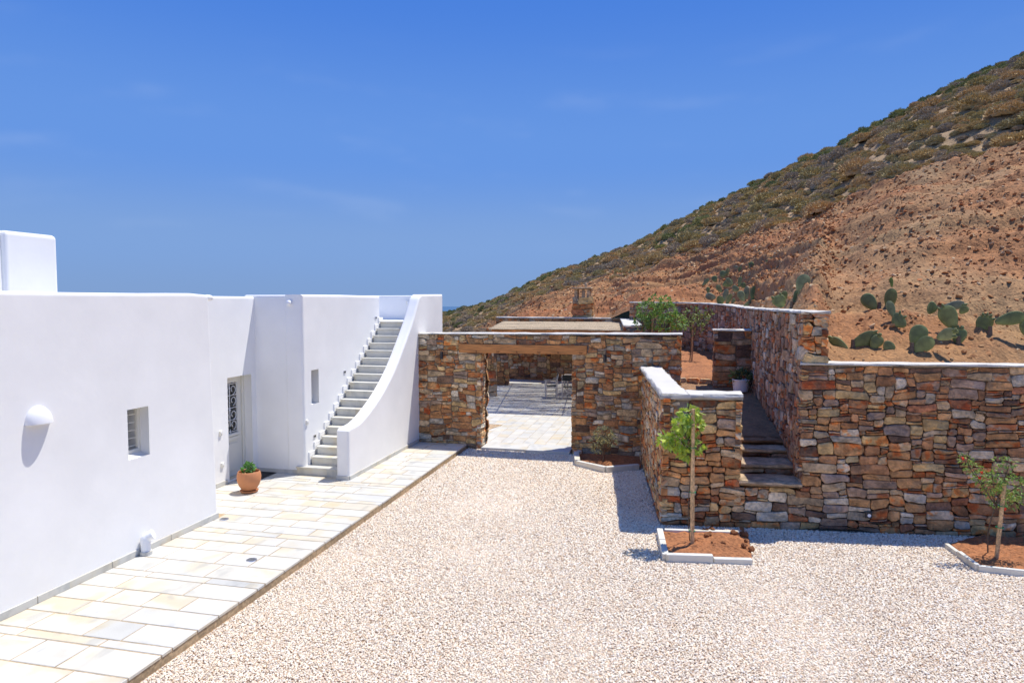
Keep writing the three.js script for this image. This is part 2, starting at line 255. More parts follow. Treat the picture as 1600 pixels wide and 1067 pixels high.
{
  const g = new THREE.PlaneGeometry(26, 22); g.rotateX(-Math.PI / 2); g.translate(8.1, -0.004, -5.1);
  structure('gravel_yard', boxUV(g), M.gravelSheet, 'bed of cream gravel of the yard');
  const R = rng(5), fam = new THREE.Group(); fam.name = 'gravel'; tag(fam, 'loose cream and tan gravel chips spread over the yard', 'gravel', null, 'stuff'); scene.add(fam);
  const geos = [0, 1, 2].map(k => { const q = mergeVertices(new THREE.IcosahedronGeometry(1, 0).deleteAttribute('normal').deleteAttribute('uv')), p = q.attributes.position, r = rng(70 + k); for (let i = 0; i < p.count; i++) { const f = 0.72 + 0.5 * r(); p.setXYZ(i, p.getX(i) * f, p.getY(i) * f * 0.6, p.getZ(i) * f * (0.75 + 0.12 * k)); } const o = q.toNonIndexed(); o.computeVertexNormals(); return o; });
  const lists = [[], [], []], pal = [[0.86, 0.725, 0.54], [0.88, 0.78, 0.62], [0.90, 0.83, 0.71], [0.79, 0.61, 0.42], [0.85, 0.69, 0.50], [0.79, 0.68, 0.54], [0.87, 0.75, 0.57], [0.69, 0.56, 0.42], [0.89, 0.80, 0.66], [0.87, 0.765, 0.59]];
  const m = new THREE.Matrix4(), q = new THREE.Quaternion(), e = new THREE.Euler();
  for (let zz = -3.6; zz > -15.9;) {
    const dz = -zz, step = 0.0185 + Math.max(0, dz - 6) * 0.0012; zz -= step;
    for (let xx = -4.84; xx < 9.5; xx += step) {
      const x = xx + (R() - 0.5) * step, z = zz + (R() - 0.5) * step; if (R() < 0.1) { R(); continue; }
      if (x > 0.56 * -z + 1.6 || !onGravel(x, z)) continue;
      const s = step * (0.42 + 0.42 * R()); e.set((R() - 0.5) * 1.4, R() * 6.3, (R() - 0.5) * 1.4); q.setFromEuler(e);
      const hgt = (fbm(x * 0.7, z * 0.7, 2, 77) - 0.5) * 0.03 + 0.006 + R() * 0.006;
      m.compose(new THREE.Vector3(x, hgt, z), q, new THREE.Vector3(s, s, s));
      const c = pal[Math.floor(R() * pal.length)], f = 0.94 + 0.14 * R();
      lists[Math.floor(R() * 3)].push([m.clone(), c.map(v => v * f)]);
    }
  }
  // strays scattered on the edge of the path and the kerbs
  const mat = std([1, 1, 1], { roughness: 0.85 });
  lists.forEach((L, k) => { const im = finish(new THREE.InstancedMesh(geos[k], mat, L.length)); const c = new THREE.Color(); L.forEach(([mm, cc], i) => { im.setMatrixAt(i, mm); im.setColorAt(i, c.setRGB(...cc)); }); im.name = 'gravel_chips'; im.userData.kind = 'stuff'; fam.add(im); });
  console.log('gravel', lists.map(l => l.length));
}
function slabGeo(x0, x1, y0, y1, z0, z1, c = 0.005, R = null) {
  const j = () => R ? (R() - 0.5) * 0.004 : 0;
  const o = [[x0 + j(), z0 + j()], [x1 + j(), z0 + j()], [x1 + j(), z1 + j()], [x0 + j(), z1 + j()]], cx = (x0 + x1) / 2, cz = (z0 + z1) / 2;
  const t = R ? [0, 1, 2, 3].map(() => y1 + (R() - 0.5) * 0.003) : [y1, y1, y1, y1];
  const A = o.map(p => [p[0], y0, p[1]]), B = o.map((p, i) => [p[0], t[i] - c, p[1]]), C = o.map((p, i) => [p[0] - Math.sign(p[0] - cx) * c, t[i], p[1] - Math.sign(p[1] - cz) * c]);
  const pos = [], quad = (a, b, c2, d) => pos.push(...a, ...c2, ...b, ...a, ...d, ...c2);
  for (let i = 0; i < 4; i++) { const k = (i + 1) % 4; quad(A[i], A[k], B[k], B[i]); quad(B[i], B[k], C[k], C[i]); }
  quad(C[0], C[1], C[2], C[3]);
  const g = new THREE.BufferGeometry(); g.setAttribute('position', new THREE.Float32BufferAttribute(pos.map(v => v), 3)); g.computeVertexNormals();
  const r = R ? [R() * 9, R() * 9] : [0, 0]; boxUV(g); const uv = g.attributes.uv; for (let i = 0; i < uv.count; i++) uv.setXY(i, uv.getX(i) + r[0], uv.getY(i) + r[1]); return g;
}
{
  const path = structGroup('path', [-6, 0, -9], 'raised path of pale marble slabs beside the white house');
  part('path_bed', boxUV(box(-8.6, -4.862, -0.1, 0.113, -15.86, 2, 0.006)), M.grout, path, 'beige concrete edge and mortar of the path');
  const R = rng(31); let z = -3.2, alt = 0;
  while (z > -15.8) {
    let d = R() < 0.24 ? 0.14 + R() * 0.05 : 0.30 + R() * 0.14; let z1 = Math.max(z - d, -15.85); if (z1 + 15.85 < 0.12) z1 = -15.85;
    const zm = (z + z1) / 2, xl = zm < -12.3 ? -6.09 : zm < -9.5 ? -8.24 : -7.09; let x = -4.855;
    while (x > xl + 0.01) {
      let w = d < 0.2 ? 0.5 + R() * 0.6 : 0.36 + R() * 0.62; let x1 = x - w; if (x1 - xl < 0.22) x1 = xl;
      if (x1 < xl) x1 = xl;
      part('paving_slab', slabGeo(x1 + 0.009, x - (x > -4.87 ? 0 : 0.009), 0.09, 0.12, z1 + 0.009, z - 0.009, 0.005, R), M.marbles[R() < 0.1 ? 3 : R() < 0.06 ? 4 : Math.floor(R() * 3)], path);
      x = x1;
    }
    z = z1;
  }
  for (const [x, zz] of [[-6.95, -9.42], [-5.48, -7.98]]) { const t = thing('drain_cover', x < -6 ? 'small dark round drain grate by the corner of the house' : 'small dark round drain grate in the middle of the path', 'drain', [x, 0.12, zz], 'drain covers in the path'); part('grate', cyl([x, 0.118, zz], [x, 0.128, zz], 0.075, 0.07, 20), M.chrome, t); for (let k = -2; k < 3; k++) part('slot', box(x + k * 0.022 - 0.005, x + k * 0.022 + 0.005, 0.1265, 0.1295, zz - 0.045, zz + 0.045, 0.001), M.dark, t); }
}
// planting beds: kerb stones round a mound of red soil
function soil(P, y0, amp, mat, name, parent, seed) {
  const cx = P.reduce((s, p) => s + p[0], 0) / P.length, cz = P.reduce((s, p) => s + p[1], 0) / P.length, A = [], n = 72, m = 18;
  for (let i = 0; i < n; i++) { const t = i / n * P.length, k = Math.floor(t), f = t - k, a = P[k], b = P[(k + 1) % P.length]; A.push([lerp(a[0], b[0], f), lerp(a[1], b[1], f)]); }
  const pos = [], idx = []; for (let j = 0; j <= m; j++) for (let i = 0; i < n; i++) { const f = j / m, x = lerp(cx, A[i][0], f), z = lerp(cz, A[i][1], f); const lump = Math.pow(fbm(x * 9, z * 9, 4, seed), 1.2); pos.push(x, y0 + amp * (0.35 + 0.9 * lump) * (1 - 0.5 * f ** 4) + (vn(x * 30, z * 30, seed) - 0.5) * 0.022, z); }
  for (let j = 0; j < m; j++) for (let i = 0; i < n; i++) { const a = j * n + i, b = j * n + (i + 1) % n; idx.push(a, b, a + n, b, b + n, a + n); }
  const g = new THREE.BufferGeometry(); g.setAttribute('position', new THREE.Float32BufferAttribute(pos, 3)); g.setIndex(idx); g.computeVertexNormals(); const q = boxUV(g); q.computeVertexNormals(); return part(name, q, mat, parent);
}
function kerb(a, b, w, h, mat, parent, R) {
  const dx = b[0] - a[0], dz = b[1] - a[1], l = Math.hypot(dx, dz), g = new RoundedBoxGeometry(l - 0.012, h, w, 2, 0.008); g.rotateY(-Math.atan2(dz, dx)); g.translate((a[0] + b[0]) / 2, h / 2 - 0.03, (a[1] + b[1]) / 2); part('kerb_stone', boxUV(g), mat, parent);
}
{
  const R = rng(8);
  const b1 = thing('planting_bed', 'square bed of red soil with pale marble kerbs at the lime-green tree', 'planting bed', [0.5, 0, -10.2], 'planting beds in the gravel');
  soil(BEDS[0], 0.02, 0.09, M.earthRed, 'soil', b1, 3);
  const [p, q, r, s] = BEDS[0]; const mid = [lerp(q[0], r[0], 0.55), lerp(q[1], r[1], 0.55)];
  kerb(p, [lerp(p[0], q[0], 0.45), lerp(p[1], q[1], 0.45)], 0.09, 0.14, M.kerb, b1); kerb([lerp(p[0], q[0], 0.46), lerp(p[1], q[1], 0.46)], q, 0.09, 0.14, M.kerb, b1); kerb(q, mid, 0.09, 0.15, M.kerb, b1); kerb(mid, r, 0.09, 0.11, M.kerb, b1); kerb([s[0] - 0.04, s[1] + 0.15], [lerp(p[0], s[0], 0.05), lerp(p[1], s[1], 0.05)], 0.09, 0.13, M.kerb, b1);
  const Rk = rng(44); for (let i = 0; i < 22; i++) { const f = Rk(), side = i % 3, x = side === 0 ? 1.05 + Rk() * 0.1 : lerp(0.35, 1.15, f), z = side === 0 ? lerp(-9.75, -10.9, f) : side === 1 ? -10.75 + Rk() * 0.15 : lerp(-9.8, -10.8, Rk()); const g = new THREE.IcosahedronGeometry(0.02 + 0.03 * Rk(), 1), pp = g.attributes.position; for (let k = 0; k < pp.count; k++) { const f2 = 0.8 + 0.4 * h2(Math.round(pp.getX(k) * 1e4), Math.round(pp.getY(k) * 1e4), i); pp.setXYZ(k, pp.getX(k) * f2, pp.getY(k) * f2 * 0.8, pp.getZ(k) * f2); } g.translate(x, 0.1, z); g.computeVertexNormals(); part('soil_clod', g, M.earthRed, b1); }
  const b2 = thing('planting_bed', 'bed of red soil with grey stone kerbs at the red-flowering shrub', 'planting bed', [4.6, 0, -10.8], 'planting beds in the gravel');
  soil(BEDS[1], 0.02, 0.09, M.earthRed, 'soil', b2, 6);
  const B = BEDS[1]; kerb(B[0], [lerp(B[0][0], B[1][0], 0.4), lerp(B[0][1], B[1][1], 0.4)], 0.06, 0.11, M.kerb, b2); kerb([lerp(B[0][0], B[1][0], 0.42), lerp(B[0][1], B[1][1], 0.42)], B[1], 0.06, 0.13, M.kerb, b2); kerb(B[1], [4.65, -10.04], 0.06, 0.12, M.kerb, b2); kerb([4.66, -10.04], B[2], 0.06, 0.12, M.kerb, b2);
  const b3 = thing('planting_bed', 'faceted bed of dark red soil with marble kerbs at the foot of the gate wall', 'planting bed', [-1.35, 0, -15.1], 'planting beds in the gravel');
  soil(BEDS[2], 0.02, 0.06, M.earthRed, 'soil', b3, 9);
  const C = BEDS[2]; kerb(C[5], C[0], 0.1, 0.14, M.kerb, b3); kerb(C[0], C[1], 0.12, 0.17, M.kerb, b3); kerb(C[1], C[2], 0.1, 0.15, M.kerb, b3); kerb(C[2], [C[3][0] - 0.05, C[3][1]], 0.1, 0.15, M.kerb, b3);
}
// ---------------------------------------------------------------- white house and its outside stair
const house = thing('white_house', 'white plastered house with rounded parapets, small windows and a panelled front door', 'house', [-9, 0, -9]);
function wallX(pts, holes, x1, thick, bev = 0.045) { // wall facing +x: points (-z, y), outer face at x1
  const s = new THREE.Shape(pts.map(p => new THREE.Vector2(-p[0], p[1]))); for (const h of holes) s.holes.push(new THREE.Path([[h[0], h[2]], [h[0], h[3]], [h[1], h[3]], [h[1], h[2]]].map(p => new THREE.Vector2(-p[0], p[1]))));
  const g = new THREE.ExtrudeGeometry(s, { depth: thick - 2 * bev, bevelEnabled: true, bevelSize: bev, bevelThickness: bev, bevelOffset: -bev, bevelSegments: 4, curveSegments: 24 });
  g.rotateY(Math.PI / 2); g.translate(x1 - thick + bev, 0, 0); return boxUV(g);
}
function wob(g, a = 0.012, s = 0.7) { const p = g.attributes.position; for (let i = 0; i < p.count; i++) { const x = p.getX(i), y = p.getY(i), z = p.getZ(i); if (y > 0.3) p.setY(i, y + (vn(z * s + x * s, 3, 12) - 0.5) * a * (y > 3 ? 2.4 : 0)); } return g; }
{
  const top = [[2, 3.71]]; for (let z = 1.5; z > -9.4; z -= 0.5) top.push([z, 3.715 + (vn(z * 0.9, 1, 3) - 0.5) * 0.03]); top.push([-9.39, 3.70]);
  part('wall', wallX([[-9.48, 0], [2, 0], ...top], [[-7.62, -8.09, 1.42, 2.19]], -7.1, 0.42), M.white, house, 'front wall with the small window and half-round lamp');
  part('wall', boxUV(box(-8.62, -7.3, 0, 3.69, -9.44, -9.1, 0.05, 4)), M.white, house);
  part('wall', wallX([[-12.7, 0], [-9.2, 0], [-9.2, 3.7], [-12.7, 3.7]], [[-11.33, -12.18, -0.02, 2.19]].map(h => [h[0], h[1], 0.122, h[3]]), -8.25, 0.36), M.white, house, 'recessed wall with the front door');
  part('wall', boxUV(box(-8.5, -7.26, 0, 3.735, -12.75, -12.295, 0.05, 4)), M.white, house, 'shaded return wall beside the door');
  part('wall', wallX([[-15.98, 0], [-12.28, 0], [-12.27, 3.74], [-14, 3.75], [-15.98, 3.74]], [[-12.52, -12.92, 1.45, 2.25]], -7.16, 0.4, 0.05), M.white, house, 'wall above the stair with a narrow window');
  part('wall', boxUV(box(-9.4, -6.2, 0, 3.77, -17.75, -17.5, 0.05, 4)), M.white, house, 'wall closing the top of the stair');
  part('wall', boxUV(box(-14.4, -14, 0, 3.7, -17.7, 2, 0.05, 3)), M.white, house);
  part('wall', boxUV(box(-14, -7.2, 0, 3.7, 1.7, 2.1, 0.05, 3)), M.white, house);
  part('wall', boxUV(box(-14, -9.2, 0, 3.7, -17.72, -17.4, 0.04, 3)), M.white, house);
  const roof = part('roof', boxUV(merge([box(-14.1, -7.45, 2.95, 3.11, -9.3, 1.9, 0.01), box(-14.1, -8.55, 2.95, 3.11, -12.6, -9.29, 0.01), box(-14.1, -7.5, 2.95, 3.11, -15.95, -12.59, 0.01), box(-14.1, -6.35, 2.95, 3.108, -17.55, -15.94, 0.01)])), M.white, house, 'flat white roof behind the parapet');
  const ch = part('chimney', boxUV(box(-10.6, -9.5, 3.0, 4.64, -8.96, -8.06, 0.07, 4)), M.white, roof, 'square white chimney block on the roof'); 
  part('chimney', boxUV(box(-11.6, -9.55, 3.0, 4.66, -8.08, -6.6, 0.06, 4)), M.white, roof);
  for (const [x, z, y, r] of [[-9.8, -8.5, 4.63, 0.06], [-7.55, -9.95, 3.66, 0.09]]) { const s = new THREE.SphereGeometry(r, 16, 10); s.scale(1, 0.6, 1); s.translate(x, y, z); part('vent_cap', s, M.white, roof); }
  part('floor', boxUV(box(-14, -7.5, 0, 0.1, -17.4, 1.7, 0.005)), M.room, house);
  // skirting of marble along the foot of the walls
  const sk = (x0, x1, z0, z1) => part('skirting', boxUV(box(x0, x1, 0.115, 0.205, z0, z1, 0.006)), M.marbles[1], house);
  for (let z = -3; z > -9.4; z -= 1.08) sk(-7.12, -7.082, Math.max(z - 1.072, -9.485), z); sk(-8.27, -8.232, -11.3, -9.6); sk(-8.27, -8.232, -12.29, -12.2); sk(-8.24, -7.19, -12.297, -12.272);
  // windows
  const win = (z0, z1, y0, y1, x, label) => {
    const w = part('window', boxUV(merge([box(x - 0.06, x, y0, y1, z0, z0 + 0.055, 0.006), box(x - 0.06, x, y0, y1, z1 - 0.055, z1, 0.006), box(x - 0.06, x, y1 - 0.055, y1, z0 + 0.05, z1 - 0.05, 0.006), box(x - 0.06, x, y0 + 0.05, y0 + 0.13, z0 + 0.05, z1 - 0.05, 0.006)])), M.cream, house, label);
    part('pane', box(x - 0.036, x - 0.03, y0 + 0.055, y1 - 0.05, z0 + 0.05, z1 - 0.05, 0.001, 1), M.glass, w);
    for (let k = 1; k < 6; k++) { const y = lerp(y0 + 0.06, y1 - 0.06, k / 6); part('glazing_bar', box(x - 0.05, x - 0.042, y - 0.006, y + 0.006, z0 + 0.05, z1 - 0.05, 0.001, 1), M.cream, w); }
    { const xf = label.includes('deep') ? -7.106 : -7.168, sh = new THREE.Shape([[x - 0.03, y0 - 0.005], [xf, y0 - 0.005], [xf, y0 + 0.008], [x - 0.03, y0 + 0.085]].map(a => new THREE.Vector2(...a))), sg = new THREE.ExtrudeGeometry(sh, { depth: z1 - z0, bevelEnabled: false }); sg.translate(0, 0, z0); part('sill', boxUV(sg), M.white, w, 'sloping white sill'); }
    part('shutter', boxUV(merge([box(x - 0.2, x - 0.17, y0, y1, z0 + 0.05, z0 + 0.24, 0.004), box(x - 0.2, x - 0.17, y0, y0 + 0.12, z0 + 0.2, z1, 0.004)])), M.cream, w);
  };
  win(-8.095, -7.615, 1.415, 2.195, -7.28, 'cream framed window set deep in the front wall'); win(-12.925, -12.515, 1.445, 2.255, -7.35, 'narrow cream framed window above the stair');
  // front door, set back in its opening; leaf from z -12.14 (hinge side) to -11.36
  const X = -8.47, d = part('front_door', boxUV(merge([box(X - 0.05, X, 0.14, 1.0, -12.10, -11.38, 0.006), box(X - 0.05, X, 0.99, 2.11, -12.10, -11.98, 0.006), box(X - 0.05, X, 0.99, 2.11, -11.50, -11.38, 0.006), box(X - 0.05, X, 2.0, 2.12, -11.99, -11.49, 0.006)])), M.cream, house, 'cream panelled door with an iron grille over its glass');
  part('door_frame', boxUV(merge([box(X - 0.08, X + 0.03, 0.12, 2.19, -12.19, -12.105, 0.008), box(X - 0.08, X + 0.03, 0.12, 2.19, -11.375, -11.32, 0.008), box(X - 0.08, X + 0.03, 2.125, 2.19, -12.11, -11.37, 0.008)])), M.cream, d);
  part('pane', box(X - 0.034, X - 0.028, 1.0, 2.01, -11.985, -11.495, 0.001, 1), M.glass, d);
  const G = []; const zc = -11.74; const scroll = (cz, cy, r, a0, a1, s) => { const p = []; for (let i = 0; i <= 16; i++) { const t = i / 16, a = lerp(a0, a1, t), rr = r * (1 - 0.55 * t); p.push([X - 0.005, cy + Math.sin(a) * rr, cz + s * Math.cos(a) * rr]); } return tube(p, 0.008, 28, 6); };
  for (const s of [-1, 1]) { for (const y of [1.16, 1.36, 1.64, 1.86]) G.push(scroll(zc + s * 0.11, y, 0.095, -1.6, 4.2, s)); G.push(cyl([X - 0.005, 1.0, zc + s * 0.225], [X - 0.005, 2.0, zc + s * 0.225], 0.007)); }
  for (const y of [1.03, 1.26, 1.5, 1.75, 1.975]) G.push(cyl([X - 0.005, y, zc - 0.23], [X - 0.005, y, zc + 0.23], 0.007)); G.push(cyl([X - 0.005, 1.0, zc], [X - 0.005, 2.0, zc], 0.009));
  for (const [y, s] of [[1.93, 1], [1.08, -1], [1.5, 1]]) { const c = new THREE.ConeGeometry(0.028, 0.1, 8); c.scale(0.4, s, 1); c.translate(X - 0.003, y, zc); G.push(c); }
  part('grille', merge(G), M.iron, d, 'white scrolled iron grille');
  part('moulding', boxUV(merge([box(X - 0.002, X + 0.05, 0.94, 1.0, -12.0, -11.42, 0.02, 3), box(X - 0.002, X + 0.035, 0.86, 0.93, -11.97, -11.46, 0.015, 3), box(X - 0.004, X + 0.018, 0.26, 0.80, -11.94, -11.50, 0.01)])), M.cream, d);
  part('door_handle', merge([cyl([X, 0.9, -11.44], [X + 0.06, 0.9, -11.44], 0.012), cyl([X + 0.055, 0.9, -11.44], [X + 0.055, 0.9, -11.56], 0.009), box(X, X + 0.012, 0.82, 0.98, -11.46, -11.42, 0.004)]), M.dark, d);
  part('doorstep', boxUV(box(-8.62, -8.235, 0.09, 0.142, -12.2, -11.31, 0.006)), M.step, house);
}
// outside stair
const stair = thing('outside_staircase', 'white stair with marble treads climbing between the house and a curved parapet', 'staircase', [-6.7, 0, -14.5]);
{
  const rise = 0.166, run = 0.2153;
  for (let i = 1; i <= 18; i++) {
    const y = 0.12 + rise * i, z = -12.24 - (i - 1) * run, x0 = i === 1 ? -7.34 : -7.12, z1 = i === 18 ? -16.05 : z - run - 0.02;
    const s = part('step', boxUV(box(x0 + 0.012, -6.33, Math.max(0.1, y - rise - 0.05), y - 0.03, z1, z, 0.004)), M.step, stair);
    part('tread', boxUV(box(x0, -6.33, y - 0.032, y, z1 + 0.004, z + 0.022, 0.009, 2)), M.step, s);
    if (i > 1) part('skirting_block', boxUV(box(-7.17, -7.135, y - rise - 0.05, y + 0.10, z - run + 0.01, z + 0.05, 0.012, 2)), M.white, s);
  }
  const prof = [[-12.08, 0], [-12.08, 1.08], [-12.15, 1.13]]; const c = new THREE.CatmullRomCurve3([[-12.3, 1.135], [-12.55, 1.155], [-12.8, 1.22], [-13.2, 1.37], [-13.72, 1.62], [-14.4, 2.07], [-15.1, 2.7], [-15.55, 3.16], [-15.82, 3.5], [-15.98, 3.70], [-16.15, 3.78]].map(p => new THREE.Vector3(p[0], p[1], 0)));
  for (const p of c.getPoints(40)) prof.push([p.x, p.y]); prof.push([-17.74, 3.80], [-17.74, 0]);
  part('parapet', wallX(prof.reverse(), [], -6.1, 0.27, 0.05), M.white, stair, 'curved white parapet of the stair');
  for (let z = -12.09; z > -15.8; z -= 0.93) part('skirting', boxUV(box(-6.115, -6.078, 0.115, 0.2, Math.max(z - 0.925, -15.87), z, 0.006)), M.marbles[1], stair);
  part('skirting', boxUV(box(-6.37, -6.1, 0.115, 0.2, -12.085, -12.06, 0.006)), M.marbles[1], stair);
}
// fittings on the walls
{
  const sc = thing('wall_lamp', 'white half-round uplight on the front wall left of the window', 'lamp', [-7.1, 2.2, -6.34]);
  const g = new THREE.SphereGeometry(0.165, 28, 16, 0, Math.PI * 2, 0, Math.PI / 2); g.scale(0.82, 1.22, 1); const p = g.attributes.position; for (let i = 0; i < p.count; i++) if (p.getX(i) < 0) p.setX(i, 0); g.computeVertexNormals(); g.translate(-7.1, 2.2, -6.34); part('shade', g, M.lampWhite, sc); part('base_plate', box(-7.105, -7.085, 2.185, 2.215, -6.49, -6.19, 0.004), M.lampWhite, sc);
  const dp = thing('drain_pipe', 'short white drain pipe elbow at the foot of the front wall', 'pipe', [-7.03, 0.12, -7.83]);
  part('pipe', merge([cyl([-7.02, 0.12, -7.83], [-7.02, 0.29, -7.83], 0.062, 0.062, 20), tube([[-7.02, 0.27, -7.83], [-7.02, 0.33, -7.83], [-7.0, 0.365, -7.85], [-6.95, 0.39, -7.88]], 0.066, 14, 18)]), M.lampWhite, dp); part('collar', cyl([-7.02, 0.12, -7.83], [-7.02, 0.17, -7.83], 0.083, 0.08, 20), M.marbles[1], dp); part('end_cap', cyl([-6.952, 0.389, -7.879], [-6.94, 0.395, -7.885], 0.068, 0.066, 18), M.lampWhite, dp);
  const fit = (x, y, z, label) => { const t = thing('wall_socket', label, 'socket', [x, y, z], 'small fittings on the white walls'); part('cover', box(x - 0.01, x + 0.03, y - 0.045, y + 0.045, z - 0.04, z + 0.04, 0.012, 3), M.cream, t); part('button', cyl([x + 0.028, y + 0.01, z], [x + 0.038, y + 0.01, z], 0.018, 0.016, 12), M.lampWhite, t); };
  fit(-8.25, 1.13, -11.13, 'upper of two small cream switches left of the front door'); fit(-8.25, 0.52, -11.16, 'lower of two small cream switches left of the front door'); fit(-7.16, 1.17, -12.36, 'small cream switch below the window over the stair');
  const sl = (z, y, label) => { const t = thing('step_light', label, 'light', [-7.16, y, z], 'step lights along the stair'); part('housing', box(-7.17, -7.145, y - 0.035, y + 0.035, z - 0.05, z + 0.05, 0.006), M.chrome, t); part('lens', box(-7.147, -7.142, y - 0.018, y + 0.018, z - 0.035, z + 0.035, 0.002), M.dark, t); };
  sl(-12.66, 0.83, 'lowest small metal step light beside the stair'); sl(-14.02, 2.02, 'middle small metal step light beside the stair'); sl(-15.72, 3.2, 'top small metal step light beside the stair');
  const wl = thing('security_light', 'small white round light high on the return wall beside the door', 'light', [-7.45, 3.58, -12.3]); part('base_plate', cyl([-7.45, 3.58, -12.3], [-7.45, 3.58, -12.27], 0.05, 0.05, 18), M.cream, wl); const b = new THREE.SphereGeometry(0.055, 18, 12); b.translate(-7.43, 3.575, -12.23); part('globe', b, M.lampWhite, wl);
  const bl = thing('bulkhead_light', 'small flat bulkhead light on the wall at the top of the stair', 'light', [-6.95, 3.5, -17.5]); part('housing', box(-7.05, -6.83, 3.53, 3.62, -17.52, -17.46, 0.012), M.cream, bl); part('lens', box(-7.02, -6.86, 3.545, 3.605, -17.462, -17.452, 0.004), M.lampWhite, bl);
  const dm = thing('door_mat', 'black door mat in front of the front door', 'mat', [-7.9, 0.12, -12.0]); part('pile', box(-8.22, -7.82, 0.122, 0.136, -12.25, -11.55, 0.006), M.mat, dm); part('edging', merge([box(-8.23, -7.80, 0.121, 0.13, -12.265, -12.245, 0.003), box(-8.23, -7.80, 0.121, 0.13, -11.555, -11.53, 0.003), box(-7.822, -7.8, 0.121, 0.13, -12.25, -11.55, 0.003)]), M.dark, dm);
  // terracotta pot with a green herb
  const pt = thing('flower_pot', 'round terracotta pot with a small green herb on the path by the door', 'flower pot', [-7.5, 0.12, -10.9]);
  const lp = [[0, 0.05], [0.115, 0.05], [0.13, 0.06], [0.175, 0.13], [0.205, 0.21], [0.213, 0.28], [0.205, 0.345], [0.192, 0.385], [0.187, 0.39], [0.180, 0.38], [0.19, 0.34], [0.195, 0.3], [0, 0.3]].map(a => new THREE.Vector2(...a));
  const L = new THREE.LatheGeometry(lp, 40); L.translate(-7.5, 0.12, -10.9); part('pot', L, M.terra, pt); const S = new THREE.LatheGeometry([[0, 0.0], [0.14, 0], [0.165, 0.04], [0.155, 0.045], [0.135, 0.02], [0, 0.02]].map(a => new THREE.Vector2(...a)), 36); S.translate(-7.5, 0.122, -10.9); part('saucer', S, M.terra, pt); const E = new THREE.CircleGeometry(0.172, 24); E.rotateX(-Math.PI / 2); E.translate(-7.5, 0.45, -10.9); part('soil', boxUV(E), M.earthBrown, pt);
}
// ---------------------------------------------------------------- rubble stone walls
const hitBox = (u, v, L) => L.some(b => u > b[0] && u < b[1] && v > b[2] && v < b[3]);
{ // gate wall
  const t = thing('gate_wall', 'tall rubble stone wall with a wide doorway under a timber lintel', 'stone wall', [-3, 0, -16.1]);
  const x0 = -6.12, x1 = 0.21, H = 2.8, op = [-4.5, -2.27], ov = 2.38, bm = [-5.06, -1.91, 2.365, 2.585];
  part('wall_core', boxUV(merge([box(x0, op[0] - 0.04, -0.1, H, GZ - 0.5, GZ - 0.026, 0.01), box(op[1] + 0.04, x1 - 0.03, -0.1, H, GZ - 0.5, GZ - 0.026, 0.01), box(op[0] - 0.06, op[1] + 0.06, 2.56, H, GZ - 0.5, GZ - 0.026, 0.01)])), M.core, t);
  const R = new Rubble(t), W = x1 - x0;
  R.face(layStones(W, H, (u, v) => hitBox(u + x0, v, [[op[0], op[1], -1, ov], bm]), 101, { cu: 0.062, cv: 0.038 }), planeMap([x0, 0, GZ], [1, 0], [0, 1]), 1000, { pal: PAL.warm });
  R.face(layStones(0.52, 2.37, () => false, 102, {}), planeMap([op[0], 0, GZ], [0, -1], [1, 0]), 2000, { pal: PAL.pale, weight: 0.5, prot: 0.02 });
  R.face(layStones(0.52, 2.37, () => false, 103, {}), planeMap([op[1], 0, GZ - 0.52], [0, 1], [-1, 0]), 2200, { pal: PAL.warm, weight: 0.2 });
  R.face(layStones(0.52, H, () => false, 104, {}), planeMap([x1, 0, GZ], [0, -1], [1, 0]), 2400, { pal: PAL.warm, weight: 0.3 });
  R.face(layStones(W, H, (u, v) => hitBox(-u + x1, v, [[op[0], op[1], -1, ov], bm]), 105, { cu: 0.12, cv: 0.08 }), planeMap([x1, 0, GZ - 0.52], [-1, 0], [0, -1]), 2600, { pal: PAL.warm, weight: 0.1 });
  R.build();
  const L = [], Q = []; for (let x = x0 - 0.0; x < x1 + 0.02; x += 0.4) { L.push([x, GZ + 0.03]); Q.push([x, GZ - 0.55]); } L.push([x1 + 0.03, GZ + 0.03]); Q.push([x1 + 0.03, GZ - 0.55]);
  part('coping', sweep(L, Q, tt => 2.825 + 0.05 * tt, tt => 2.79 + 0.05 * tt, 0.015, 0.012, 3), M.cap, t, 'thin whitewashed coping');
  for (const [z0, z1] of [[GZ - 0.23, GZ + 0.035], [GZ - 0.54, GZ - 0.25]]) part('lintel', boxUV(box(bm[0] + 0.01, bm[1] - 0.01, bm[2], bm[3] - 0.008, z0, z1, 0.012), 1), M.wood, t, 'brown timber lintel beam');
  const th = thing('threshold', 'white stone threshold in the gateway', 'threshold', [-3.4, 0, -16.1]); part('slab', boxUV(merge([box(-4.47, -3.38, -0.05, 0.075, GZ - 0.6, GZ + 0.1, 0.012), box(-3.375, -2.3, -0.05, 0.075, GZ - 0.6, GZ + 0.13, 0.012)])), M.marbles[1], th);
  for (const [x, n] of [[-5.47, 'left'], [-1.5, 'right']]) { const l = thing('wall_light', `dark tubular wall light on the gate wall, ${n} of the timber lintel`, 'light', [x, 2.3, GZ], 'dark lights on the gate wall'); part('body', cyl([x, 2.2, GZ + 0.08], [x, 2.38, GZ + 0.08], 0.035, 0.035, 18), M.dark, l); part('bracket', box(x - 0.02, x + 0.02, 2.26, 2.33, GZ - 0.03, GZ + 0.07, 0.004), M.dark, l); }
}
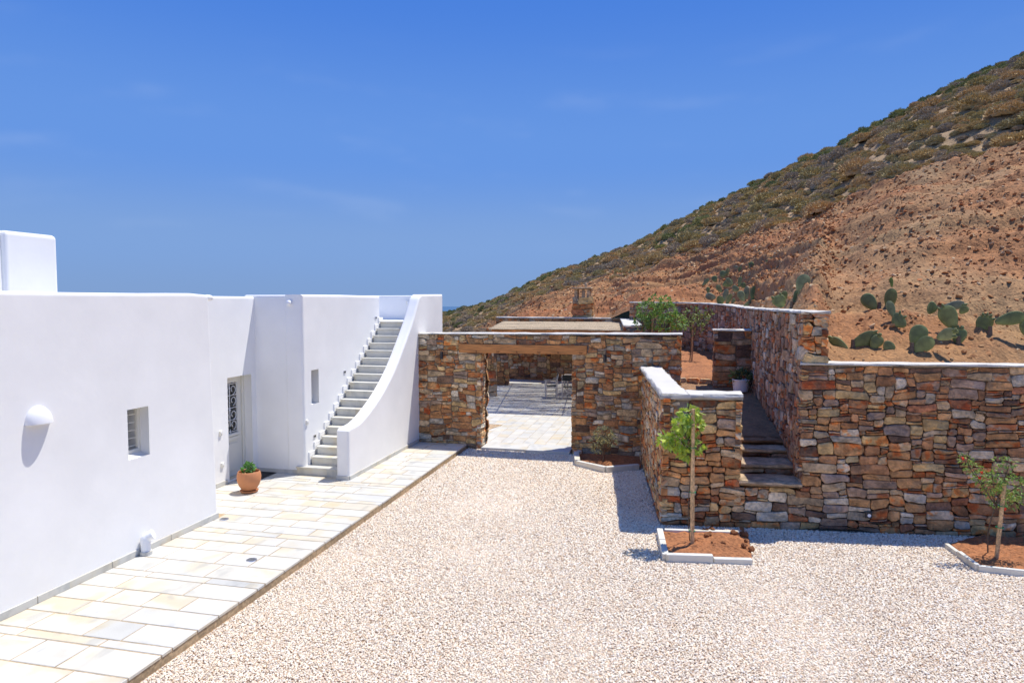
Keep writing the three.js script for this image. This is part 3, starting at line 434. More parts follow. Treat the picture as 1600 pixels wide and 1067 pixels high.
// front line shared by the corner wall, the steps and the retaining wall
const FL = 9.6, frontMap = (u, v, d) => { const b = -0.05 * v; return new THREE.Vector3(FA[0] + FD[0] * u + FN[0] * (d + b), v, FA[1] + FD[1] * u + FN[1] * (d + b)); };
const uOf = x => (x - FA[0]) / FD[0], U1 = uOf(1.1), U2 = uOf(2.03), U3 = uOf(2.38);
const front = layStones(FL, 3.42, (u, v) => u < U1 ? v > 2.05 : u < U2 ? v > 0.66 : u > U3 && v > 2.6 ? true : v > 3.41, 201, { cu: 0.062, cv: 0.038 });
{ // low corner wall
  const t = thing('corner_wall', 'low L-shaped rubble wall with a broad white coping left of the garden steps', 'stone wall', [0.3, 0, -12.5]);
  const a = [CL[0][0] + 0.04, CL[0][1] - 0.05], inner = 0.42;
  const core = sweep([[CL[0][0] + 0.07, CL[0][1] - 0.14], [CL[1][0] + 0.07, CL[1][1]]], [[CL[0][0] + inner, CL[0][1] - 0.1], [CL[1][0] + inner, CL[1][1]]], 2.06, -0.1, 0.01, 0, 1, 1);
  const core2 = sweep([[CL[0][0] + 0.06, fz(CL[0][0]) - 0.15], [1.06, fz(1.06) - 0.15]], [[CL[0][0] + 0.06, fz(CL[0][0]) - 0.56], [1.06, fz(1.06) - 0.56]], 2.055, -0.1, 0.01, 0, 1, 1);
  part('wall_core', merge([core, core2]), M.core, t);
  const R = new Rubble(t);
  R.face(front.filter(s => (s.u0 + s.u1) / 2 < U1 && s.v0 < 2.1), frontMap, 3000, { pal: PAL.warm, deep: 0.13 });
  const len = Math.hypot(CL[1][0] - CL[0][0], CL[1][1] - CL[0][1]), d = [(CL[0][0] - CL[1][0]) / len, (CL[0][1] - CL[1][1]) / len];
  R.face(layStones(len, 2.06, () => false, 202, { cu: 0.062, cv: 0.038 }), (u, v, dd) => { const q = planeMap([CL[1][0], 0, CL[1][1]], d, [-d[1], d[0]])(u, v, dd - 0.02 * v); return q; }, 3400, { pal: PAL.warm, weight: 0.55 });
  R.face(layStones(0.55, 2.05, () => false, 203, {}), planeMap([1.1, 0, fz(1.1) - 0.03], [0, -1], [1, 0]), 3900, { pal: PAL.warm, weight: 0.2 });
  R.face(layStones(4.2, 0.9, () => false, 204, {}), (u, v, dd) => new THREE.Vector3(clx(-11.7 - u) + inner + dd, 1.15 + v, -11.7 - u), 4000, { pal: PAL.rose, weight: 0.1 });
  R.build();
  // white coping: one broad L, outer and inner edges of its two legs
  part('coping', sweep([[CL[1][0] - 0.02, CL[1][1]], [clx(-14) - 0.02, -14], [clx(-12.5) - 0.02, -12.5], [CL[0][0] - 0.03, CL[0][1] - 0.06]], [[CL[1][0] + 0.45, CL[1][1]], [clx(-14) + 0.44, -14], [clx(-12.5) + 0.43, -12.5], [CL[0][0] + 0.44, CL[0][1] - 0.06]], 2.125, 2.03, 0.03, 0.022, 5), M.cap, t, 'broad whitewashed coping');
  part('coping', sweep([[CL[0][0] - 0.03, fz(-0.1) - 0.07], [0.5, fz(0.5) - 0.06], [1.12, fz(1.12) - 0.06]], [[CL[0][0] - 0.03, fz(-0.1) - 0.62], [0.5, fz(0.5) - 0.6], [1.12, fz(1.12) - 0.6]], tt => 2.121 - 0.004 * tt, 2.03, 0.035, 0.02, 6), M.cap, t, 'broad whitewashed coping');
}
{ // garden steps
  const t = thing('garden_steps', 'short flight of rough stone steps rising between the corner wall and the retaining wall', 'steps', [1.55, 0, -11.9]);
  part('step_core', boxUV(merge([box(1.0, 2.05, -0.1, 0.6, -12.0, fz(1.5) - 0.1, 0.01)])), M.core, t);
  const R = new Rubble(t, 120); R.face(front.filter(s => { const c = (s.u0 + s.u1) / 2; return c >= U1 && c < U2 && s.v0 < 0.7; }), frontMap, 4200, { pal: PAL.warm, deep: 0.13 });
  const spec = [[0.745, -11.27, -11.86], [0.90, -11.84, -12.42], [1.04, -12.40, -12.80], [1.13, -12.78, -13.2]];
  spec.forEach(([y, z0, z1], i) => {
    const s = part('step', sweep([[1.08, z0], [1.35, z0 + 0.01], [1.7, z0 - 0.025], [2.03, z0 - 0.05]], [[1.08, z1], [1.35, z1], [1.7, z1 - 0.02], [2.03, z1]], y, y - 0.07, 0.02, 0.016, 20 + i, 0.08), i < 3 ? M.slab : M.earthBrown, t, 'grey stone tread');
    if (i) R.face(layStones(0.95, spec[i][0] - spec[i - 1][0] - 0.06, () => false, 210 + i, { cu: 0.11, cv: 0.045, wf: 1.8 }), planeMap([1.09, spec[i - 1][0] - 0.005, z0 - 0.03], [1, -0.03], [0, 1]), 4400 + i * 40, { pal: PAL.brown, prot: 0.02 });
  });
  R.build();
}
{ // long retaining wall
  const t = thing('retaining_wall', 'long brown rubble retaining wall holding back the cactus slope', 'stone wall', [5, 0, -11.8]);
  const L = [], Q = [], L2 = [], Q2 = []; for (const x of [2.06, 3, 4, 5, 6, 7, 8, 9.3]) { L.push([x, fz(x) - 0.16]); Q.push([x, fz(x) - 0.6]); L2.push([x === 2.06 ? 1.97 : x, fz(x) - 0.085]); Q2.push([x, fz(x) - 0.5]); }
  part('wall_core', sweep(L, Q, 2.6, -0.1, 0.01, 0, 1, 1), M.core, t);
  const R = new Rubble(t); R.face(front.filter(s => { const c = (s.u0 + s.u1) / 2; return c >= U2 && (s.v0 + s.v1) / 2 < 2.62 && c < uOf(6.4); }), frontMap, 5000, { pal: PAL.brown, deep: 0.13 });
  R.face(front.filter(s => { const c = (s.u0 + s.u1) / 2; return c >= uOf(6.4); }), frontMap, 5800, { pal: PAL.brown, deep: 0.13, weight: 0.2 }); R.build();
  part('coping', sweep(L2, Q2, 2.638, 2.598, 0.012, 0.012, 8), M.cap, t, 'thin whitewashed coping');
  const x = 3.02, z = fz(3.02), l = thing('recessed_spotlight', 'small dark square spotlight with a white lens low in the retaining wall', 'light', [x, 0.3, z]);
  part('housing', box(x - 0.05, x + 0.05, 0.24, 0.34, z - 0.06, z + 0.035, 0.006), M.dark, l); part('lens', cyl([x + 0.004, 0.285, z + 0.034], [x + 0.005, 0.285, z + 0.042], 0.026, 0.026, 18), M.lampWhite, l);
}
const CW = new THREE.CatmullRomCurve3([[2.0, -11.36], [1.95, -14], [1.9, -17], [1.87, -20], [1.65, -22.4], [1.1, -24.3], [0.2, -25.4], [-1.55, -26.0]].map(p => new THREE.Vector3(p[0], 0, p[1])), false, 'centripetal');
const cwTop = t => 3.42 + 0.15 * sstep(0.45, 1, t);
{ // high curved wall behind the steps
  const t = thing('curved_wall', 'high curving rubble wall behind the garden steps with a thin white coping', 'stone wall', [1.6, 0, -19]);
  const len = CW.getLength(), N = 60, C = [], D = []; for (let i = 0; i <= N; i++) { const p = CW.getPointAt(i / N), n = CW.getTangentAt(i / N); C.push([p.x, p.z + (i < 3 ? -0.5 * (1 - i / 3) : 0), -n.z, n.x]); }
  part('wall_core', sweep(C.map(c => [c[0] + c[2] * 0.04, c[1] + c[3] * 0.04 - (0)]), C.map(c => [c[0] + c[2] * 0.4, c[1] + c[3] * 0.4]), tt => cwTop(tt) - 0.05, 0.2, 0.01, 0, 1, 1), M.core, t);
  const map = (u, v, d) => { const q = clamp(u / len, 0, 1), p = CW.getPointAt(q), n = CW.getTangentAt(q); const s = v * cwTop(q) / 3.42; return new THREE.Vector3(p.x + n.z * d, s, p.z - n.x * d - 0.05 * v * clamp(1 - u / 3, 0, 1)); };
  const R = new Rubble(t, 300); R.face(layStones(len, 3.40, (u, v) => v < 0.66 + 0.3 * sstep(0.3, 1.2, u) + 0.1 * (u > 3 ? 1 : 0), 301, { cu: 0.08, cv: 0.053, hmax: 4, wf: 0.7 }), map, 6000, { pal: PAL.rose, prot: 0.045 });
  R.face(front.filter(s => { const c = (s.u0 + s.u1) / 2; return c >= U2 - 0.05 && c < U3 + 0.02 && (s.v0 + s.v1) / 2 >= 2.62; }), frontMap, 6900, { pal: PAL.warm, deep: 0.2 });
  R.face(layStones(0.5, 0.82, () => false, 305, {}), planeMap([2.38, 2.6, fz(2.38) - 0.13], [0, -1], [1, 0]), 7000, { pal: PAL.warm, weight: 0.3 });
  R.build();
  part('coping', sweep(C.map((c, i) => [c[0] - c[2] * 0.02 - (i === 0 ? 0.01 : 0), c[1] - c[3] * 0.02 + (i === 0 ? 0.36 : 0)]), C.map((c, i) => [c[0] + c[2] * 0.43, c[1] + c[3] * 0.43 + (i === 0 ? 0.33 : 0)]), tt => cwTop(tt) + 0.03, tt => cwTop(tt) - 0.02, 0.015, 0.012, 9), M.cap, t, 'thin whitewashed coping');
  const b = thing('buttress_wall', 'short rubble pier standing out from the curved wall beside the white tub', 'stone wall', [1.3, 1.4, -17.6]);
  part('wall_core', boxUV(box(1.06, 1.9, 1.2, 2.88, -17.9, -17.48, 0.01)), M.core, b);
  const B = new Rubble(b, 80); B.face(layStones(0.88, 1.5, () => false, 311, { cv: 0.07, hmax: 3, wf: 1.5 }), planeMap([1.02, 1.4, -17.44], [1, 0], [0, 1]), 7200, { pal: PAL.brown }); B.face(layStones(0.45, 1.5, () => false, 312, {}), planeMap([1.02, 1.4, -17.89], [0, 1], [-1, 0]), 7300, { pal: PAL.brown }); B.build();
  part('coping', sweep([[1.0, -17.42], [1.9, -17.42]], [[1.0, -17.92], [1.9, -17.92]], 2.92, 2.87, 0.02, 0.012, 12), M.cap, b);
}
{ // terrace ground behind the corner wall
  const nx = 40, nz = 110, pos = [], idx = []; const hgt = (x, z) => { let y = lerp(1.12, 1.5, clamp((-12.9 - z) / 4.6, 0, 1)); y += 0.17 * sstep(-17.75, -17.95, z) + 0.25 * clamp((-18 - z) / 6, 0, 1); return y + (fbm(x * 2.5, z * 2.5, 4, 15) - 0.5) * (z < -17.9 ? 0.16 : 0.05) + (vn(x * 14, z * 14, 16) - 0.5) * 0.025; };
  for (let j = 0; j <= nz; j++) for (let i = 0; i <= nx; i++) { const z = lerp(-11.65, -26.2, j / nz), x = lerp(z > -15.9 ? clx(z) + 0.2 : -1.8, 2.12, i / nx); pos.push(x, z > -12.85 && x > 1.05 ? Math.min(hgt(x, z), 0.62) : hgt(x, z), z); }
  for (let j = 0; j < nz; j++) for (let i = 0; i < nx; i++) { const a = j * (nx + 1) + i; idx.push(a, a + 1, a + nx + 1, a + 1, a + nx + 2, a + nx + 1); }
  const mk = (j0, j1) => { const g = new THREE.BufferGeometry(); g.setAttribute('position', new THREE.Float32BufferAttribute(pos, 3)); g.setIndex(idx.slice(j0 * nx * 6, j1 * nx * 6)); g.computeVertexNormals(); return boxUV(g); };
  const cut = Math.round(nz * (17.85 - 11.65) / (26.2 - 11.65));
  structure('terrace_walk', mk(0, cut), M.earthBrown, 'brown earthen walk behind the garden steps'); structure('terrace_soil', mk(cut, nz), M.earthRed, 'red soil of the terrace behind the gate wall');
  const e = thing('stone_edging', 'row of rough stones edging the red terrace soil', 'edging', [0.5, 1.5, -17.85]); const R = new Rubble(e, 20); R.face(layStones(1.5, 0.2, () => false, 330, { cu: 0.15, cv: 0.1, wf: 2 }), planeMap([-0.5, 1.45, -17.8], [1, 0], [0, 1]), 7500, { pal: PAL.brown, deep: 0.2 }); R.build();
  const tb = thing('planter_tub', 'white plastic tub with a dark plant on the terrace walk', 'plant pot', [1.62, 1.45, -17.0]);
  const L = new THREE.LatheGeometry([[0, 0], [0.155, 0], [0.165, 0.02], [0.195, 0.27], [0.21, 0.275], [0.21, 0.3], [0.19, 0.3], [0.185, 0.24], [0, 0.24]].map(a => new THREE.Vector2(...a)), 32); L.translate(1.62, 1.46, -17.0); part('tub', L, M.lampWhite, tb);
}
// ---------------------------------------------------------------- patio behind the gate
{
  const fl = structGroup('patio_floor', [-4, 0, -22], 'pale tiled patio floor beyond the gateway');
  part('floor_bed', boxUV(box(-11, 0.6, -0.15, 0.046, -31, GZ - 0.5, 0.004)), M.grout, fl);
  const R = rng(61), tiles = [], tw = 0.285, td = 0.4, mats = [M.marbles[0], M.marbles[1], M.marbles[2]];
  for (let k = 0, z = -16.42; z > -30.3; z -= td, k++) for (let i = 0, x = -1.9; x > -8; x -= tw, i++) {
    const xr = x - (k % 2 ? 0 : 0.0); const p = toPx(new THREE.Vector3(xr, 0.05, z)); tiles.push([xr, z, p[0] > 735 && p[0] < 905 ? 1 : 0]);
  }
  const vis = tiles.filter(t => t[2]).slice(0, 290), rest = tiles.filter(t => !vis.includes(t)), mk = t => slabGeo(t[0] - tw + 0.004, t[0] - 0.004, 0.03, 0.054, t[1] - td + 0.003, t[1] - 0.003, 0.003, R);
  vis.forEach(t => part('floor_tile', mk(t), mats[Math.floor(R() * 3)], fl)); const m = part('floor_tiles', mergeGeometries(rest.map(mk)), mats[0], fl); m.userData.kind = 'stuff';
  const s = new THREE.Shape([[-8, 17.5], [-5.05, 17.5], [-4.72, 18.95], [-8, 19.0]].map(a => new THREE.Vector2(...a))), g = new THREE.ExtrudeGeometry(s, { depth: 0.012, bevelEnabled: false }); g.rotateX(-Math.PI / 2); g.translate(0, 0.054, 0); part('paving_slab', boxUV(g), M.slab, fl, 'grey-green stone slab let into the patio');
}
const patioWall = (name, label, pts, H, seed, pal, most, coping = true) => {
  const t = thing(name, label, 'stone wall', [pts[0][0], 0, pts[0][1]]); const [a, b] = pts, dx = b[0] - a[0], dz = b[1] - a[1], l = Math.hypot(dx, dz), d = [dx / l, dz / l], n = [-d[1], d[0]], th = 0.5;
  part('wall_core', sweep([[a[0] - n[0] * 0.04, a[1] - n[1] * 0.04], [b[0] - n[0] * 0.04, b[1] - n[1] * 0.04]], [[a[0] - n[0] * th, a[1] - n[1] * th], [b[0] - n[0] * th, b[1] - n[1] * th]], H - 0.02, -0.1, 0.01, 0, 1, 2), M.core, t);
  const R = new Rubble(t, most); R.face(layStones(l, H, () => false, seed, { cu: 0.09, cv: 0.06, hmax: 4 }), planeMap([a[0], 0, a[1]], d, n), seed * 20, { pal, prot: 0.05 }); 
  R.face(layStones(th, H, () => false, seed + 1, { cu: 0.12, cv: 0.08, hmax: 4 }), planeMap([b[0], 0, b[1]], [-n[0], -n[1]], [d[0], d[1]]), seed * 20 + 700, { pal, weight: 0.6 }); R.build();
  if (coping) part('coping', sweep([[a[0] + n[0] * 0.03, a[1] + n[1] * 0.03], [b[0] + n[0] * 0.03, b[1] + n[1] * 0.03]], [[a[0] - n[0] * (th + 0.03), a[1] - n[1] * (th + 0.03)], [b[0] - n[0] * (th + 0.03), b[1] - n[1] * (th + 0.03)]], H + 0.05, H - 0.02, 0.02, 0.014, seed), M.cap, t, 'whitewashed coping');
  return t;
};
patioWall('patio_back_wall', 'shaded rubble wall at the back of the patio under the cane roof', [[-7.9, -30.5], [-1.7, -29.8]], 2.86, 410, PAL.brown, 260);
patioWall('patio_side_wall', 'rubble wall on the right of the patio with a broad white coping above the cane roof', [[-2.15, -29.7], [-1.35, -20.2]], 2.87, 420, PAL.brown, 60);
patioWall('patio_pillar', 'nearer of the two rubble stone pillars carrying the cane roof', [[-7.0, -24.5], [-6.38, -24.62]], 2.62, 430, PAL.brown, 120, false);
patioWall('patio_pillar', 'farther of the two rubble stone pillars carrying the cane roof', [[-7.36, -28.0], [-6.74, -28.12]], 2.62, 440, PAL.brown, 80, false);
{
  const t = thing('pergola', 'flat cane roof shading the patio behind the gate wall', 'pergola', [-4, 2.6, -25.5]);
  const R = rng(71), xl = z => -5.75 + (z + 21.6) * 0.19, xr = z => -1.42 + (z + 21) * 0.085 ; const geos = [];
  for (let z = -21.65; z > -29.75; z -= 0.036 + 0.012 * R()) { let x = xl(z) - R() * 0.12; while (x < xr(z)) { const l = 0.7 + R() * 1.1, x2 = Math.min(x + l, xr(z)); if (R() > 0.13) { const dz = (R() - 0.5) * 0.03, y = 2.70 + R() * 0.02; geos.push(cyl([x, y, z + dz], [x2, y + (R() - 0.5) * 0.015, z + (R() - 0.5) * 0.03], 0.020, 0.018, 6)); } x = x2 + R() * 0.05; } }
  const m = part('cane_mat', merge(geos), M.cane, t, 'mat of pale dry canes'); m.userData.kind = 'stuff';
  for (let k = 0; k < 7; k++) { const z = -21.75 - k * 1.3; part('beam', cyl([xl(z), 2.63, z], [xr(z), 2.63, z], 0.055, 0.055, 10), M.wood, t); }
  for (let k = 0; k < 2; k++) { const f = (k + 0.5) / 2; part('rafter', cyl([lerp(xl(-21.7), xr(-21.7), f), 2.672, -21.65], [lerp(xl(-29.6), xr(-29.6), f), 2.672, -29.6], 0.018, 0.018, 8), M.wood, t); }
  for (const s of [0.02, 0.98]) part('edge_beam', cyl([lerp(xl(-21.7), xr(-21.7), s), 2.57, -21.7], [lerp(xl(-29.6), xr(-29.6), s), 2.57, -29.6], 0.06, 0.06, 10), M.wood, t);
}
{ // barbecue chimney
  const t = thing('stone_chimney', 'small stone chimney with a slab lid on little posts behind the cane roof', 'chimney', [-3.9, 2.8, -30.4]); const x0 = -4.35, x1 = -3.4, z0 = -30.95, z1 = -30.25;
  part('shaft_core', boxUV(box(x0 + 0.05, x1 - 0.05, 0, 3.75, z0, z1 - 0.05, 0.02)), M.core, t);
  const R = new Rubble(t, 60); R.face(layStones(x1 - x0, 1.05, () => false, 501, { cu: 0.13, cv: 0.09, hmax: 3 }), planeMap([x0, 2.75, z1], [1, 0], [0, 1]), 9000, { pal: PAL.warm, prot: 0.06 }); R.face(layStones(z1 - z0, 1.05, () => false, 502, { cu: 0.13, cv: 0.09, hmax: 3 }), planeMap([x1, 2.75, z1], [0, -1], [1, 0]), 9100, { pal: PAL.warm, prot: 0.06 }); R.build();
  for (const [x, z] of [[x0 + 0.17, z1 - 0.12], [x0 + 0.5, z1 - 0.12], [x1 - 0.22, z1 - 0.12], [x0 + 0.17, z0 + 0.15], [x1 - 0.22, z0 + 0.15]]) part('post', boxUV(box(x - 0.07, x + 0.07, 3.72, 4.17, z - 0.07, z + 0.07, 0.025, 2)), M.slab, t);
  part('lid', sweep([[x0, z1 + 0.02], [x1 - 0.1, z1 + 0.02]], [[x0, z0], [x1 - 0.1, z0]], 4.24, 4.16, 0.02, 0.02, 31), M.slab, t);
  const s = new THREE.IcosahedronGeometry(0.09, 1); s.scale(0.7, 1.4, 0.6); s.translate(-3.75, 4.33, -30.5); part('top_stone', s, M.slab, t);
}
// folding director's chairs and the table
function chair(label, x, z, turn) {
  const t = thing('folding_chair', label, 'chair', [x, 0.054, z], 'folding chairs on the patio'); t.rotation.y = turn;
  const p = (n, g, m) => { const q = finish(new THREE.Mesh(g, m)); q.name = n; t.add(q); return q; };
  for (const s of [-1, 1]) {
    for (const d of [-0.2, 0.2]) p('leg', box(s * 0.27 - 0.02, s * 0.27 + 0.02, 0, 0.62, d - 0.024, d + 0.024, 0.004), M.paleWood);
    p('armrest', box(s * 0.27 - 0.03, s * 0.27 + 0.03, 0.62, 0.645, -0.24, 0.25, 0.006), M.paleWood); p('side_rail', box(s * 0.27 - 0.012, s * 0.27 + 0.012, 0.03, 0.06, -0.22, 0.22, 0.004), M.paleWood); p('side_rail', box(s * 0.27 - 0.012, s * 0.27 + 0.012, 0.40, 0.44, -0.21, 0.21, 0.004), M.paleWood); p('side_rail', box(s * 0.27 - 0.01, s * 0.27 + 0.01, 0.21, 0.24, -0.21, 0.21, 0.004), M.paleWood);
    p('back_post', cyl([s * 0.27, 0.6, -0.2], [s * 0.27, 0.9, -0.26], 0.014), M.paleWood);
    p('cross_leg', cyl([-0.25, s < 0 ? 0.06 : 0.42, -0.205], [0.25, s < 0 ? 0.42 : 0.06, -0.205], 0.02), M.paleWood); p('cross_leg', cyl([-0.25, s < 0 ? 0.06 : 0.42, 0.205], [0.25, s < 0 ? 0.42 : 0.06, 0.205], 0.02), M.paleWood);
  }
  p('seat', box(-0.26, 0.26, 0.425, 0.435, -0.2, 0.2, 0.004), M.canvas); p('backrest', box(-0.27, 0.27, 0.68, 0.89, -0.262, -0.235, 0.004), M.canvas);
}
chair('pale wooden folding chair seen from its side at the patio table', -4.33, -24.85, -1.35);
chair('folding chair with a dark canvas back and crossed legs at the patio table', -3.62, -24.75, Math.PI + 0.12);
{
  const t = thing('patio_table', 'pale wooden table behind the folding chairs on the patio', 'table', [-3.2, 0.054, -26]); part('table_top', boxUV(merge([0, 1, 2, 3, 4, 5].map(k => box(-4.05, -2.3, 0.74, 0.775, -26.5 + k * 0.17, -26.34 + k * 0.17, 0.005)))), M.paleWood, t);
  for (const [x, z] of [[-3.95, -26.4], [-2.4, -26.4], [-3.95, -25.65], [-2.4, -25.65]]) part('leg', box(x - 0.035, x + 0.035, 0.054, 0.745, z - 0.035, z + 0.035, 0.005), M.paleWood, t); part('apron', box(-3.95, -2.4, 0.64, 0.74, -25.64, -25.61, 0.003), M.paleWood, t);
}
// ---------------------------------------------------------------- hillside: a patch ruled between four lines (wall top, scrub edge, ridge, far side)
const HP = { px: [420, 560, 690, 750, 800, 850, 900, 950, 1000, 1050, 1100, 1150, 1200, 1250, 1290, 1305, 1400, 1500, 1600, 1750, 2000, 2400],
  yb: [600, 575, 545, 513, 487, 460, 444, 428, 424, 406, 388, 371, 358, 350, 338, 330, 277, 246, 215, 170, 90, -40],
  ys: [528, 512, 490, 479, 460, 437, 417, 401, 381, 355, 329, 305, 282, 258, 239, 232, 183, 131, 84, 15, -110, -300],
  zb: [88, 79, 70, 64, 60, 56, 53, 50, 46, 42, 38, 35, 32, 30, 28.4, 28, 25, 23, 21.5, 20, 19, 18.5],
  zr: [170, 155, 140, 128, 115, 105, 98, 92, 85, 79, 73, 68, 64, 60, 57.5, 57, 52, 48, 45, 42, 40, 39],
  st: [[-22, -1.5, -33], [-13, -0.8, -32.5], [-9, -0.2, -31.8], [-7.9, 1.0, -31.3], [-6.9, 2.3, -31.2], [-5.6, 2.5, -31.0], [-4.3, 2.7, -30.9], [-3, 2.8, -30.5], [-1.2, 3.35, -26.5], [0.45, 3.4, -25.75], [1.5, 3.35, -24.4], [2.1, 3.3, -21.5], [2.15, 3.3, -18], [2.2, 3.3, -14.2], [2.3, 3.25, -12.2], [2.55, 2.62, -11.85], [3.4, 2.6, -11.85], [4.3, 2.6, -11.95], [5.3, 2.6, -12.05], [7, 2.6, -12.25], [10, 2.6, -12.6], [16, 2.6, -13]] };
const hillLines = HP.px.map((px, i) => { const S = new THREE.Vector3(...HP.st[i]), B = atDepth(px, HP.yb[i], HP.zb[i]), Rg = atDepth(px, HP.ys[i], HP.zr[i]); const dir = new THREE.Vector3(Rg.x, 0, Rg.z).normalize(); const E = Rg.clone().addScaledVector(dir, 90); E.y = Math.min(Rg.y - 40, -20); return [S, B, Rg, E]; });
const hillCurves = [0, 1, 2, 3].map(k => new THREE.CatmullRomCurve3(hillLines.map(l => l[k]), false, 'centripetal'));
const NL = HP.px.length - 1;
function hillPoint(s, v) { // s in 0..NL, v in 0..3
  const q = hillCurves.map(c => c.getPoint(s / NL)); const k = Math.min(2, Math.floor(v)), f = v - k, p = q[k].clone().lerp(q[k + 1], f);
  const bare = 1 - sstep(0.92, 1.06, v + (fbm(s * 3, v * 4, 3, 5) - 0.5) * 0.25);
  if (v < 1) p.y += Math.sin(f * Math.PI) * 0.25; else if (v < 2) p.y += Math.sin(f * Math.PI) * 0.5;
  const far = sstep(0, 0.12, v);
  let n = (fbm(p.x * 0.35, p.z * 0.35, 4, 31) - 0.5) * 0.9 * far;
  // terraced scrape marks along the slope and clods on the bare cut
  n += bare * far * ((fbm((p.x - p.z) * 0.2 + v * 2, v * 22 + (p.x - p.z) * 0.09, 5, 32) - 0.5) * 0.75 + (fbm(p.x * 1.9, p.z * 1.9, 4, 33) - 0.5) * 0.22);
  n += bare * sstep(0, 0.03, v) * (Math.pow(vn(p.x * 6, p.z * 6 + p.y * 3, 35), 2) * 0.07 + (vn(p.x * 15, p.z * 15, 36) - 0.5) * 0.03);
  n += (1 - bare) * (fbm(p.x * 1.1, p.z * 1.1, 3, 34) - 0.5) * 0.4;
  p.y += n; return [p, bare];
}
const hillGrid = [];
{
  const ns = 620, vs = []; for (let i = 0; i <= 150; i++) vs.push(i / 150); for (let i = 1; i <= 90; i++) vs.push(1 + i / 90); for (let i = 1; i <= 10; i++) vs.push(2 + i / 10);
  const nv = vs.length, pos = new Float32Array((ns + 1) * nv * 3), col = new Float32Array((ns + 1) * nv * 3), idx = [];
  // denser columns where the slope is close
  for (let i = 0; i <= ns; i++) { const s = (i / ns) * NL; for (let j = 0; j < nv; j++) {
    const [p, b] = hillPoint(s, vs[j]), k = (i * nv + j) * 3; pos[k] = p.x; pos[k + 1] = p.y; pos[k + 2] = p.z;
    if (vs[j] <= 2 && i % 2 === 0 && j % 2 === 0) hillGrid.push([p.clone(), s, vs[j], toPx(p)]);
    const m = fbm(p.x * 0.5 + 4, p.z * 0.5 + p.y * 0.4, 4, 41), o = fbm(p.x * 0.25, p.z * 0.25 + p.y * 0.2, 3, 42), st = fbm((p.x - p.z) * 0.2 + vs[j] * 2, vs[j] * 22 + (p.x - p.z) * 0.09, 5, 43);
    let e = [0.355, 0.148, 0.048]; e = e.map((q, c) => lerp(q, [0.39, 0.14, 0.042][c], sstep(0.45, 0.7, m))); e = e.map((q, c) => lerp(q, [0.39, 0.195, 0.07][c], sstep(0.48, 0.66, st) * 0.85)); e = e.map((q, c) => lerp(q, [0.33, 0.205, 0.09][c], sstep(0.62, 0.74, o) * 0.6));
    const scr = [0.36, 0.24, 0.115].map((q, c) => lerp(q, [0.42, 0.26, 0.13][c], m)); const f = 1.16 * (0.9 + 0.25 * vn(p.x * 5, p.z * 5, 44));
    for (let c = 0; c < 3; c++) col[k + c] = lerp(scr[c], e[c], b) * f;
  } }
  for (let i = 0; i < ns; i++) for (let j = 0; j < nv - 1; j++) { const a = i * nv + j, b = a + nv; idx.push(a, a + 1, b, b, a + 1, b + 1); }
  const g = new THREE.BufferGeometry(); g.setAttribute('position', new THREE.BufferAttribute(pos, 3)); g.setAttribute('color', new THREE.BufferAttribute(col, 3)); g.setIndex(idx);
  const uv = new Float32Array((ns + 1) * nv * 2); for (let i = 0; i < uv.length / 2; i++) { uv[2 * i] = pos[3 * i]; uv[2 * i + 1] = pos[3 * i + 2]; } g.setAttribute('uv', new THREE.BufferAttribute(uv, 2)); g.computeVertexNormals();
  structure('hillside', g, M.hill, 'bare red-brown earth cut rising to a scrub covered hillside');
}
const onHill = (px, py) => { let best = 1e9, r = null; for (const h of hillGrid) { if (h[2] > 1.3) continue; const d = (h[3][0] - px) ** 2 + (h[3][1] - py) ** 2 + h[3][2] * 0.02; if (d < best) { best = d; r = h; } } return r[0].clone(); };
{ // stones and clods lying on the cut
  const R = rng(91), geos = [0, 1, 2].map(k => { const q = mergeVertices(new THREE.IcosahedronGeometry(1, 0).deleteAttribute('normal').deleteAttribute('uv')), p = q.attributes.position, r = rng(170 + k); for (let i = 0; i < p.count; i++) { const f = 0.65 + 0.6 * r(); p.setXYZ(i, p.getX(i) * f * 1.2, p.getY(i) * f * 0.55, p.getZ(i) * f); } const o = q.toNonIndexed(); o.computeVertexNormals(); return o; });
  const fam = new THREE.Group(); fam.name = 'hillside_stones'; tag(fam, 'loose stones and clods of earth strewn over the bare slope', 'stones', null, 'stuff'); scene.add(fam);
  const lists = [[], [], []], m = new THREE.Matrix4(), e = new THREE.Euler(), q = new THREE.Quaternion(), pal = [[0.40, 0.175, 0.06], [0.43, 0.225, 0.09], [0.52, 0.36, 0.20], [0.39, 0.145, 0.045], [0.38, 0.175, 0.062], [0.42, 0.19, 0.068]];
  for (let k = 0; k < 70000; k++) { const s = 3 + R() * (NL - 4), v = Math.pow(R(), 0.8) * 1.02 + 0.004; const [p] = hillPoint(s, v), z = toPx(p)[2]; const cl = fbm(p.x * 0.8, p.z * 0.8, 3, 55); if (R() > 0.35 + cl) continue; const sz = (0.009 + 0.055 * Math.pow(R(), 6)) * (0.6 + z * 0.022); e.set((R() - 0.5) * 1.6, R() * 6, (R() - 0.5) * 1.6); q.setFromEuler(e); m.compose(p, q, new THREE.Vector3(sz, sz, sz)); const c = pal[Math.floor(R() * pal.length)], f = 0.8 + 0.4 * R(); lists[k % 3].push([m.clone(), c.map(x => x * f)]); }
  const mat = std([1, 1, 1]); const c = new THREE.Color(); lists.forEach((L, k) => { const im = finish(new THREE.InstancedMesh(geos[k], mat, L.length)); L.forEach(([mm, cc], i) => { im.setMatrixAt(i, mm); im.setColorAt(i, c.setRGB(...cc)); }); im.name = 'loose_stones'; im.userData.kind = 'stuff'; fam.add(im); });
}
